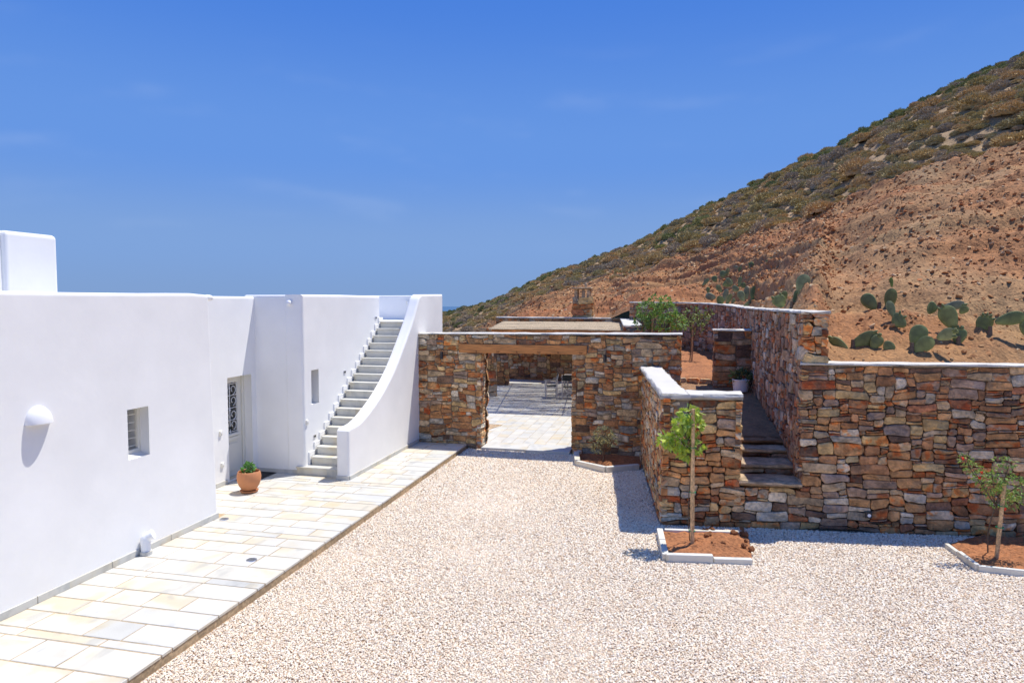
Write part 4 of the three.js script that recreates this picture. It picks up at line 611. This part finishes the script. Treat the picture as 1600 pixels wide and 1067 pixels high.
{ // scrub
  const mkBush = (seed, n, leafL, spread, up) => { // dome of small twig and leaf faces over a rough inner mound
    const R = rng(seed), pos = [], col = [];
    const core = mergeVertices(new THREE.IcosahedronGeometry(1, 3).deleteAttribute('normal').deleteAttribute('uv')), p = core.attributes.position; // cushion with a twiggy surface
    const surf = (x, y, z) => { const a = Math.atan2(z, x); const big = 0.72 + 0.34 * vn(Math.cos(a) * 1.6 + 7, Math.sin(a) * 1.6 + y * 1.7 + 7, seed), mid = 0.14 * (vn(x * 4 + 9, z * 4 + y * 5 + 9, seed + 1) - 0.5); return big + mid; };
    for (let i = 0; i < p.count; i++) { const x = p.getX(i), y = p.getY(i), z = p.getZ(i), f = surf(x, y, z) + 0.10 * (h2(i, seed, 3) - 0.5); p.setXYZ(i, x * f, Math.max(-0.25, y * f * up), z * f); }
    const cn = core.toNonIndexed().attributes.position, ck = 0.7; for (let i = 0; i < cn.count; i += 3) { if (cn.getY(i) < -0.2 && cn.getY(i + 1) < -0.2) continue; const f = 0.8 + 0.3 * R(); for (let q = 0; q < 3; q++) { pos.push(cn.getX(i + q) * ck, cn.getY(i + q) * ck, cn.getZ(i + q) * ck); col.push(f, f, f); } }
    for (let i = 0; i < n; i++) { const a = R() * 6.283, y = R() * 1.05 - 0.05, r = Math.sqrt(Math.max(0, 1 - y * y)), d = new THREE.Vector3(Math.cos(a) * r, y, Math.sin(a) * r), f0 = surf(d.x, d.y, d.z) * (0.68 + 0.32 * Math.sqrt(R())), c = new THREE.Vector3(d.x * f0, d.y * f0 * up, d.z * f0);
      const out = d.clone().add(new THREE.Vector3((R() - 0.5) * spread, R() * spread * 0.7, (R() - 0.5) * spread)).normalize(), side = new THREE.Vector3(R() - 0.5, R() - 0.5, R() - 0.5).cross(out).normalize(), l = leafL * (0.5 + 0.9 * R()), w = l * 0.26, f = 0.75 + 0.55 * R();
      for (const q of [c.clone().addScaledVector(side, -w), c.clone().addScaledVector(side, w), c.clone().addScaledVector(out, l)]) { pos.push(q.x, q.y, q.z); col.push(f, f, f); } }
    const g = new THREE.BufferGeometry(); g.setAttribute('position', new THREE.Float32BufferAttribute(pos, 3)); g.setAttribute('color', new THREE.Float32BufferAttribute(col, 3)); g.computeVertexNormals(); return g; };
  const kinds = [
    { geo: [mkBush(1, 1500, 0.16, 1.6, 0.66), mkBush(2, 1500, 0.14, 1.2, 0.58)], c: [[0.53, 0.40, 0.19], [0.56, 0.40, 0.20], [0.46, 0.375, 0.17]], name: 'dry_scrub_bush', label: 'straw-brown bush' },
    { geo: [mkBush(3, 1700, 0.13, 1.8, 0.64), mkBush(4, 1500, 0.12, 1.3, 0.6)], c: [[0.44, 0.35, 0.235], [0.39, 0.32, 0.23], [0.40, 0.34, 0.18]], name: 'grey_scrub_bush', label: 'grey-brown cushion bush' },
    { geo: [mkBush(5, 1500, 0.14, 1.1, 0.82), mkBush(6, 1500, 0.15, 1.1, 0.76)], c: [[0.28, 0.29, 0.115], [0.235, 0.25, 0.10], [0.36, 0.345, 0.135]], name: 'green_scrub_bush', label: 'dark green bush' },
  ];
  const mats = kinds.map(k => k.c.map(c => std(c, { vertexColors: true, roughness: 1 }))), all = [], R = rng(303);
  const cells = new Map(), near = (p, r) => { const i = Math.floor(p.x / 1.5), j = Math.floor(p.z / 1.5); for (let a = -1; a < 2; a++) for (let b = -1; b < 2; b++) for (const o of cells.get((i + a) * 9973 + j + b) || []) if (Math.hypot(o[0] - p.x, o[1] - p.z) < 0.62 * (o[2] + r)) return true; const k = i * 9973 + j; if (!cells.has(k)) cells.set(k, []); cells.get(k).push([p.x, p.z, r]); return false; };
  for (let k = 0; k < 24000; k++) {
    const s = 1.1 + R() * (NL - 2.5), v = R() < 0.1 ? 0.72 + R() * 0.3 : 0.97 + R() * 1.06; const [p, b] = hillPoint(s, v), px = toPx(p); const den = fbm(p.x * 0.22, p.z * 0.22, 3, 61);
    const edge = v + (fbm(s * 2, 3, 3, 62) - 0.5) * 0.12; if (edge < 0.98) { const leftPart = sstep(1180, 900, px[0]); if (R() > leftPart * 0.55) continue; } else if (R() > 0.45 + den * 0.8) continue;
    const g = fbm(p.x * 0.09 + 7, p.z * 0.09, 3, 63), green = sstep(1.4, 1.85, v + (g - 0.5) * 1.2); let kd = R() < green * 0.8 ? 2 : R() < 0.42 + (den - 0.5) * 0.6 ? 1 : 0;
    const sz = (0.20 + 0.62 * Math.pow(R(), 2.4)) * (edge < 0.98 ? 0.62 : 1) * (kd === 2 ? 0.8 : 1) * (1 + px[2] / 260); if (near(p, sz)) continue; p.y -= 0.06 * sz;
    all.push({ p, kd, v, px: px[0], gi: R() < 0.5 ? 0 : 1, ci: Math.floor(R() * 3), sz, ry: R() * 6.283, sy: 0.65 + 0.55 * R(), sx: 0.8 + 0.45 * R(), tx: (R() - 0.5) * 0.3, app: px[0] > 680 && px[0] < 1610 && px[1] > 20 && px[1] < 520 ? sz / px[2] : 0 });
  }
  const order = all.slice().sort((a, b) => b.app - a.app); const cnt = [0, 0, 0]; const singles = new Set(); for (const b of order) { if (singles.size >= 300) break; if (b.app > 0) singles.add(b); }
  const place = (o, b) => { o.position.copy(b.p); o.rotation.set(b.tx, b.ry, 0); o.scale.set(b.sz * b.sx, b.sz * b.sy, b.sz / b.sx); };
  for (const b of singles) { const K = kinds[b.kd], m = finish(new THREE.Mesh(K.geo[b.gi], mats[b.kd][b.ci])); m.name = numbered(K.name); tag(m, `${b.sz > 0.62 ? 'large' : b.sz > 0.42 ? 'middling' : 'small'} ${K.label} ${b.v < 0.98 ? 'alone on the bare earth' : b.v < 1.2 ? 'at the lower scrub edge' : b.v > 1.75 ? 'near the ridge' : 'amid the scrub'}${b.px < 1000 ? ' over the gate' : b.px < 1290 ? ' over the curved wall' : ' over the retaining wall'}`, 'bush', K.name.replace(/_/g, ' ') + 'es on the hillside'); place(m, b); scene.add(m); }
  const fam = new THREE.Group(); fam.name = 'hillside_scrub'; tag(fam, 'mass of dry scrub covering the upper hillside', 'scrub', null, 'stuff'); scene.add(fam); const o = new THREE.Object3D(), wm = std([1, 1, 1], { vertexColors: true, roughness: 1 }), c = new THREE.Color();
  kinds.forEach((K, kd) => [0, 1].forEach(gi => { const L = all.filter(b => !singles.has(b) && b.kd === kd && b.gi === gi), im = finish(new THREE.InstancedMesh(K.geo[gi], wm, L.length)); L.forEach((b, i) => { place(o, b); o.updateMatrix(); im.setMatrixAt(i, o.matrix); const q = K.c[b.ci]; im.setColorAt(i, c.setRGB(...q)); }); im.name = 'scrub_bushes'; im.userData.kind = 'stuff'; fam.add(im); }));
  console.log('bushes', all.length, singles.size);
}
// ---------------------------------------------------------------- prickly pears on the slope
{
  const pad = new THREE.SphereGeometry(0.5, 18, 14); { const p = pad.attributes.position; for (let i = 0; i < p.count; i++) { const y = p.getY(i); const k = 0.78 + 0.42 * sm(clamp(y + 0.5, 0, 1)); p.setXYZ(i, p.getX(i) * k, y + 0.5, p.getZ(i) * 0.22 * (1.1 - 0.3 * (y + 0.5))); } pad.computeVertexNormals(); }
  const knob = T.fine; const areole = tex(256, (u, v) => { const n = 9, x = u * n, y = v * n + (Math.floor(u * n) % 2) * 0.5, dx = x - Math.floor(x) - 0.5, dy = y - Math.floor(y) - 0.5; return Math.sqrt(dx * dx + dy * dy) < 0.13 ? 1 : 0.4 + 0.2 * fbm(u * 12, v * 12, 3, 5, 12); }, false, [2, 2]);
  const mott = tex(256, (u, v) => { const n = fbm(u * 6, v * 6, 4, 6, 6), q = 0.8 + (n - 0.5) * 0.5; return [q * 1.02, q, q * 0.95]; });
  const mats = [[0.30, 0.36, 0.115], [0.36, 0.42, 0.145], [0.46, 0.50, 0.22], [0.42, 0.47, 0.19], [0.50, 0.50, 0.31], [0.26, 0.42, 0.09]].map(c => std(c, { roughness: 0.55, map: mott, bumpMap: areole, bumpScale: 0.006 }));
  const fruit = new THREE.SphereGeometry(1, 8, 6); const R = rng(515);
  // base pixel [x, y]; pads: centre x, y, width, height in photo pixels, lean in degrees, tone, facing
  const plants = [
    ['prickly pear with two dark pads and one tiny fresh shoot, alone on the bare slope', [1372, 481], [[1359, 471, 20, 28, -38, 0], [1386, 467, 17, 32, 8, 0], [1387, 442, 5, 15, -8, 5]]],
    ['leaning prickly pear of two pads below the one with a fresh shoot', [1402, 516], [[1395, 492, 12, 26, -18, 2], [1405, 509, 25, 18, 60, 1]]],
    ['prickly pear of four round pads just behind the middle of the retaining wall', [1428, 550], [[1435, 529, 25, 33, 22, 1], [1442, 543, 22, 33, 48, 1], [1470, 527, 18, 26, 62, 2], [1398, 546, 18, 16, 40, 1]]],
    ['tall leaning prickly pear with a knobbly upper pad and flat top pads', [1495, 542], [[1495, 531, 22, 24, 0, 0], [1482, 504, 26, 38, -26, 1], [1460, 490, 20, 14, -80, 0], [1486, 487, 14, 32, 75, 4], [1500, 493, 12, 14, 40, 0]]],
    ['spreading prickly pear at the right edge of the picture', [1545, 522], [[1537, 509, 23, 29, 18, 0], [1568, 500, 20, 38, 74, 0], [1592, 514, 30, 24, 20, 1], [1597, 499, 22, 26, 60, 0]]],
    ['low sprawling prickly pear beside the stone block at the end of the curved wall', [1336, 548], [[1316, 546, 20, 32, -62, 1], [1351, 538, 22, 40, 64, 0], [1366, 541, 18, 22, 30, 1], [1303, 542, 12, 22, -80, 2]]],
    ['dense clump of upright prickly pear pads at the left of the cactus group', [1140, 482], [[1126, 473, 11, 17, -8, 0], [1133, 464, 8, 20, 14, 4], [1124, 454, 8, 13, -30, 2], [1145, 476, 6, 15, 0, 3], [1136, 446, 12, 16, 70, 1], [1112, 466, 11, 16, -75, 4], [1138, 470, 7, 18, 20, 3], [1108, 456, 6, 10, 0, 1], [1104, 444, 6, 14, 40, 2], [1133, 481, 8, 8, 0, 0]]],
    ['widest clump of prickly pear pads behind the coping of the curved wall', [1172, 482], [[1160, 466, 11, 17, -25, 2], [1167, 461, 8, 20, 0, 4], [1177, 462, 11, 22, 12, 0], [1186, 457, 13, 21, 18, 0], [1199, 459, 11, 20, -10, 3], [1173, 476, 9, 24, 62, 2], [1183, 447, 10, 12, 20, 0], [1151, 455, 12, 9, 40, 2], [1162, 450, 8, 9, 0, 0], [1200, 447, 6, 14, 25, 2], [1157, 444, 6, 16, 10, 3], [1142, 444, 7, 14, -40, 2], [1184, 468, 7, 14, 60, 4]]],
    ['prickly pear with one large raised pad near the end of the curved wall', [1238, 483], [[1221, 474, 20, 20, -30, 1], [1228, 465, 9, 14, -10, 1], [1252, 448, 20, 29, 17, 2], [1242, 470, 6, 26, 10, 1], [1249, 460, 12, 9, 70, 2], [1241, 485, 7, 14, -80, 4]]],
    ['small far prickly pear higher up the slope behind the dense clump', [1140, 440], [[1119, 438, 9, 10, -20, 0], [1131, 431, 11, 11, 10, 1], [1137, 428, 6, 12, 10, 2], [1155, 426, 7, 12, 5, 0], [1149, 421, 7, 5, 0, 4], [1164, 431, 5, 10, 10, 2]]],
    ['single small prickly pear pad above the widest clump', [1174, 420], [[1174, 415, 8, 10, 0, 0], [1173, 419, 4, 6, 10, 1]]],
    ['topmost small prickly pear on the slope with three pads', [1206, 419], [[1201, 414, 7, 10, -20, 0], [1205, 410, 6, 10, 20, 2], [1216, 412, 7, 11, 0, 0]]],
  ];
  for (const [label, b, pads] of plants) {
    const base = onHill(b[0], b[1]), depth = toPx(base)[2], mpp = depth / 1067 * 1.06; const t = thing('prickly_pear', label, 'cactus', [base.x, base.y, base.z], 'prickly pears on the slope');
    const view = new THREE.Vector3(base.x - CAM.x, 0, base.z - CAM.z).normalize(), right = new THREE.Vector3(-view.z, 0, view.x);
    pads.forEach(([x, y, w, h, lean, tone]) => {
      const c = right.clone().multiplyScalar((x - b[0]) * mpp).add(new THREE.Vector3(0, (b[1] - y) * mpp + 0.02, 0)).addScaledVector(view, (b[1] - y) * mpp * 0.45 + (R() - 0.5) * 0.14);
      const q = finish(new THREE.Mesh(pad, mats[tone])); q.name = 'pad'; const yaw = Math.atan2(-view.x, -view.z) + (R() - 0.5) * 0.7, a = -lean * Math.PI / 180;
      q.rotation.order = 'YZX'; q.rotation.set((R() - 0.5) * 0.35, yaw, a); q.scale.set(w * mpp / 1.05, h * mpp, Math.min(w, h) * mpp);
      q.updateMatrix(); const off = new THREE.Vector3(0, 0.5, 0).applyMatrix4(new THREE.Matrix4().extractRotation(q.matrix)).multiplyScalar(h * mpp); q.position.copy(c).sub(off); t.add(q);
      if (w * h > 380 && R() < 0.7) for (let k = 0, n = 2 + Math.floor(R() * 3); k < n; k++) { const a2 = (R() - 0.5) * 1.7, f = finish(new THREE.Mesh(fruit, mats[0])); f.name = 'fruit'; f.position.set(Math.sin(a2) * 0.54, 0.5 + Math.cos(a2) * 0.49, 0); f.rotation.z = -a2; f.scale.set(0.022 / q.scale.x, 0.05 / q.scale.y, 0.022 / q.scale.z); q.add(f); }
    });
    const st = new THREE.Mesh(cyl([0, -0.12, 0], [0, 0.14, 0], 0.045, 0.03, 8), M.bark); finish(st); st.name = 'stem'; t.add(st);
  }
}
// ---------------------------------------------------------------- young trees and pot plants
// leaves: [x, y, z, r, n] clusters; each leaf a folded blade
function leaves(cl, len, wid, seed, { droop = 0.2, tones = [[1, 1, 1]], lobed = false, fold = 0.25 } = {}) {
  const R = rng(seed), pos = [], col = []; const V = (x, y, z) => new THREE.Vector3(x, y, z);
  for (const [x, y, z, r, n0, ry = r] of cl) for (let i = 0, n = Math.round(n0 * 1.7); i < n; i++) {
    const d = V(R() * 2 - 1, R() * 2 - 1, R() * 2 - 1); if (d.length() > 1) { i--; continue; } const k = Math.pow(d.length(), 0.35) / Math.max(d.length(), 0.01); const c = V(x + d.x * k * r * 0.98, y + d.y * k * ry, z + d.z * k * r * 0.98);
    const o = d.clone().normalize().add(V((R() - 0.5) * 1.3, (R() - 0.5) * 1.0 - droop, (R() - 0.5) * 1.3)).normalize(), s = V(R() - 0.5, (R() - 0.5) * 0.6, R() - 0.5).cross(o).normalize(), u = s.clone().cross(o).normalize(); const l = len * (0.6 + 0.7 * R()), w = wid * (0.7 + 0.6 * R()) / 2; const tn = tones[Math.floor(R() * tones.length)], f = 0.8 + 0.4 * R();
    const at = (a, b, h) => c.clone().addScaledVector(o, a * l).addScaledVector(s, b * w).addScaledVector(u, h * w); const b0 = at(0, 0, 0), tip = at(1, 0, -fold), mid = at(0.5, 0, 0);
    const P = lobed ? [at(0.1, 0.75, fold), at(0.35, 0.55, fold * 0.6), at(0.55, 1, fold), at(0.72, 0.45, fold * 0.5)] : [at(0.22, 0.7, fold), at(0.5, 1, fold), at(0.8, 0.55, fold * 0.5)]; const Q = lobed ? [at(0.1, -0.75, fold), at(0.35, -0.55, fold * 0.6), at(0.55, -1, fold), at(0.72, -0.45, fold * 0.5)] : [at(0.22, -0.7, fold), at(0.5, -1, fold), at(0.8, -0.55, fold * 0.5)];
    for (const E of [P, Q]) { const L = [b0, ...E, tip]; for (let q = 0; q < L.length - 1; q++) for (const v of [mid, L[q], L[q + 1]]) { pos.push(v.x, v.y, v.z); col.push(tn[0] * f, tn[1] * f, tn[2] * f); } }
  }
  const g = new THREE.BufferGeometry(); g.setAttribute('position', new THREE.Float32BufferAttribute(pos, 3)); g.setAttribute('color', new THREE.Float32BufferAttribute(col, 3)); g.computeVertexNormals(); return g;
}
function twigs(from, ends, r, seed) { const R = rng(seed); return merge(ends.map(e => { const m = [lerp(from[0], e[0], 0.5) + (R() - 0.5) * 0.06, lerp(from[1], e[1], 0.55), lerp(from[2], e[2], 0.5) + (R() - 0.5) * 0.06]; return tube([from, m, e], r, 8, 5); })); }
function tie(x, y, z, r, parent) { const g = new THREE.TorusGeometry(r, 0.006, 6, 18); g.rotateX(Math.PI / 2); g.translate(x, y, z); part('tie', g, M.tie, parent); }
{ // lime-green young tree in the front bed
  const t = thing('young_mulberry_tree', 'slender young tree with lime-green lobed leaves tied to a stake in the square bed', 'tree', [0.33, 0.05, -10.12], 'young trees in the yard');
  part('trunk', tube([[0.30, 0.04, -10.16], [0.27, 0.6, -10.17], [0.30, 1.2, -10.17], [0.27, 1.7, -10.16], [0.30, 2.03, -10.15]], 0.008, 20, 6), M.bark, t);
  const ends = [[0.1, 1.62, -10.2], [-0.06, 1.52, -10.15], [0.16, 1.82, -10.1], [0.33, 2.0, -10.2], [0.22, 1.4, -10.1], [0.4, 1.5, -10.15]]; part('branch', twigs([0.28, 1.35, -10.16], ends, 0.006, 3), M.bark, t);
  part('crown', leaves([[0.28, 1.97, -10.17, 0.13, 46, 0.1], [0.18, 1.82, -10.14, 0.15, 46, 0.09], [0.33, 1.8, -10.2, 0.12, 30, 0.12], [0.07, 1.56, -10.18, 0.13, 44, 0.1], [-0.07, 1.57, -10.15, 0.1, 26, 0.08], [0.22, 1.55, -10.14, 0.12, 34, 0.13], [0.36, 1.5, -10.16, 0.1, 20, 0.07], [0.24, 1.38, -10.15, 0.09, 18, 0.06]], 0.088, 0.072, 11, { droop: 0.5, lobed: true, tones: [[1, 1, 1], [1.25, 1.15, 0.9], [0.75, 0.9, 0.9]] }), leafMat([0.42, 0.54, 0.06], 0.4), t);
  const s = thing('tree_stake', 'pale wooden stake holding the lime-green tree', 'stake', [0.33, 0.05, -10.05], 'wooden tree stakes'); part('pole', cyl([0.33, 0.02, -10.05], [0.315, 2.06, -10.06], 0.03, 0.027, 12), M.stake, s); for (const y of [0.28, 0.85, 1.5]) tie(0.325, y, -10.07, 0.042, s);
}
{ // red-flowering shrub
  const t = thing('pomegranate_shrub', 'small shrub with glossy leaves and red flowers in the right-hand bed', 'shrub', [4.38, 0.05, -10.55]);
  const F = [4.33, 0.06, -10.58]; part('trunk', merge([tube([F, [4.33, 0.4, -10.6], [4.4, 0.75, -10.6], [4.45, 0.95, -10.6]], 0.010, 12, 6)]), M.bark, t);
  const ends = [[3.98, 1.42, -10.6], [4.08, 1.3, -10.55], [4.3, 1.25, -10.5], [4.55, 1.35, -10.6], [4.68, 1.1, -10.55], [4.7, 0.95, -10.6], [4.35, 1.0, -10.65], [4.6, 0.8, -10.6]]; part('branch', twigs([4.4, 0.78, -10.6], ends, 0.006, 8), M.bark, t);
  part('crown', leaves([[4.02, 1.4, -10.6, 0.07, 26], [4.1, 1.28, -10.57, 0.09, 40], [4.2, 1.16, -10.55, 0.1, 50], [4.34, 1.08, -10.6, 0.14, 70], [4.45, 1.22, -10.55, 0.12, 46], [4.55, 1.38, -10.6, 0.07, 20], [4.6, 1.05, -10.55, 0.15, 80], [4.74, 1.0, -10.6, 0.1, 34], [4.45, 0.9, -10.6, 0.15, 70], [4.6, 0.86, -10.58, 0.1, 34], [4.42, 1.4, -10.6, 0.05, 12], [4.78, 1.15, -10.6, 0.06, 14]], 0.048, 0.022, 12, { tones: [[1, 1, 1], [1.4, 1.3, 1], [0.7, 0.85, 0.9]] }), leafMat([0.25, 0.36, 0.07], 0.3), t);
  const red = std([0.72, 0.035, 0.012], { roughness: 0.6 }); for (const [x, y, z] of [[3.97, 1.41, -10.56], [4.18, 1.24, -10.5], [4.16, 1.16, -10.5], [4.5, 0.74, -10.55]]) { const g = merge([0, 1, 2, 3, 4].map(k => { const c = new THREE.ConeGeometry(0.016, 0.05, 5); c.rotateX(0.7); c.translate(0, 0.018, 0.012); c.rotateY(k * 1.257); return c; })); g.translate(x, y, z); part('flower', g, red, t); }
  const s = thing('tree_stake', 'leaning pale stake holding the red-flowering shrub', 'stake', [4.4, 0.05, -10.5], 'wooden tree stakes'); part('pole', cyl([4.4, 0.02, -10.5], [4.475, 1.1, -10.53], 0.027, 0.025, 12), M.stake, s); for (const [y, x] of [[0.5, 4.433], [0.8, 4.455]]) tie(x, y, -10.52, 0.046, s);
}
{ // small olive by the gate wall
  const t = thing('olive_sapling', 'small grey-green olive sapling in the bed against the gate wall', 'tree', [-1.42, 0.05, -15.0], 'young trees in the yard'); const x = -1.44, z = -14.98;
  part('trunk', tube([[x, 0.02, z], [x + 0.01, 0.18, z], [x - 0.01, 0.36, z]], 0.022, 8, 7), M.bark, t); const R = rng(4), ends = []; for (let i = 0; i < 22; i++) { const a = R() * 6.28, r = 0.12 + R() * 0.26; ends.push([x + Math.cos(a) * r, 0.42 + R() * 0.42, z + Math.sin(a) * r]); } part('branch', twigs([x, 0.32, z], ends, 0.0045, 9), M.bark, t);
  part('crown', leaves([[x, 0.68, z, 0.2, 210, 0.17], [x - 0.16, 0.5, z, 0.13, 60, 0.1], [x + 0.17, 0.55, z, 0.13, 70, 0.12], [x - 0.14, 0.36, z + 0.06, 0.11, 50, 0.08]], 0.06, 0.016, 14, { tones: [[1, 1, 1], [1.5, 1.35, 1.3], [0.7, 0.75, 0.7], [1.7, 1.3, 0.8]] }), leafMat([0.25, 0.27, 0.14], 0.2), t);
}
function citrus(label, x, y, z, h, cl, seed, c, stake) {
  const t = thing('citrus_tree', label, 'tree', [x, y, z], 'young trees on the terrace'); part('trunk', tube([[x, y - 0.1, z], [x + 0.03, y + h * 0.4, z], [x, y + h * 0.8, z]], 0.018, 12, 6), M.bark, t);
  part('branch', twigs([x, y + h * 0.5, z], cl.map(q => [q[0], q[1], q[2]]), 0.007, seed), M.bark, t); part('crown', leaves(cl, 0.085, 0.042, seed, { tones: [[1, 1, 1], [1.35, 1.25, 1], [0.7, 0.8, 0.9]] }), leafMat(c, 0.3), t);
  if (stake) { const s = thing('tree_stake', stake, 'stake', [x + 0.06, y, z], 'wooden tree stakes'); part('pole', cyl([x + 0.06, y - 0.1, z + 0.05], [x + 0.07, y + h * 0.72, z + 0.05], 0.026, 0.024, 10), M.stake, s); tie(x + 0.06, y + h * 0.45, z + 0.05, 0.04, s); }
}
citrus('leafy citrus tree showing above the gate wall, left of the pair', -0.62, 1.75, -20.4, 1.9, [[-0.72, 3.35, -20.4, 0.28, 190, 0.26], [-0.5, 3.62, -20.3, 0.16, 70], [-0.85, 3.0, -20.3, 0.22, 110], [-0.5, 3.05, -20.4, 0.24, 120]], 21, [0.22, 0.36, 0.07], 'wooden stake of the left citrus tree behind the gate wall');
citrus('leafy citrus tree showing above the gate wall, right of the pair', -0.1, 1.75, -20.2, 1.9, [[-0.12, 3.3, -20.2, 0.26, 170, 0.28], [-0.2, 3.6, -20.2, 0.15, 60], [0.15, 3.05, -20.2, 0.22, 120], [-0.2, 2.95, -20.1, 0.22, 90], [0.3, 2.95, -20.1, 0.14, 40]], 22, [0.27, 0.42, 0.08], 'wooden stake of the right citrus tree behind the gate wall');
citrus('thin sparse citrus tree on a stake between the gate wall and the curved wall', 0.55, 1.85, -21.4, 1.6, [[0.6, 3.2, -21.4, 0.24, 60], [0.85, 3.1, -21.4, 0.22, 46], [0.75, 2.85, -21.4, 0.2, 34], [1.05, 3.25, -21.4, 0.14, 18], [0.4, 3.05, -21.4, 0.16, 22]], 23, [0.30, 0.37, 0.08], 'tall pale stake of the sparse citrus tree on the terrace');
{ // herb in the terracotta pot, plant in the white tub
  const h = thing('potted_herb', 'small bright green herb growing in the terracotta pot', 'plant', [-7.5, 0.45, -10.9]); part('stem', twigs([-7.5, 0.44, -10.9], [[-7.55, 0.55, -10.9], [-7.45, 0.56, -10.88], [-7.5, 0.58, -10.95]], 0.005, 2), M.bark, h); part('foliage', leaves([[-7.5, 0.57, -10.9, 0.06, 44, 0.08], [-7.57, 0.53, -10.9, 0.05, 26, 0.05], [-7.43, 0.55, -10.88, 0.05, 26, 0.06], [-7.47, 0.64, -10.9, 0.035, 12]], 0.055, 0.035, 31, { tones: [[1, 1, 1], [1.3, 1.2, 1], [0.7, 0.8, 0.9]] }), leafMat([0.12, 0.30, 0.05], 0.3), h);
  const p = thing('tub_plant', 'dark leafy plant growing in the white tub', 'plant', [1.62, 1.72, -17]); part('foliage', leaves([[1.66, 1.82, -17, 0.14, 60, 0.1], [1.5, 1.8, -17, 0.1, 24, 0.08]], 0.15, 0.05, 32, { droop: -0.3, tones: [[1, 1, 1], [1.4, 1.3, 1.1]] }), leafMat([0.075, 0.12, 0.045], 0.2), p); const e = new THREE.CircleGeometry(0.185, 20); e.rotateX(-Math.PI / 2); e.translate(1.62, 1.71, -17); part('soil', boxUV(e), M.earthBrown, p);
}
renderer.render(scene, camera);
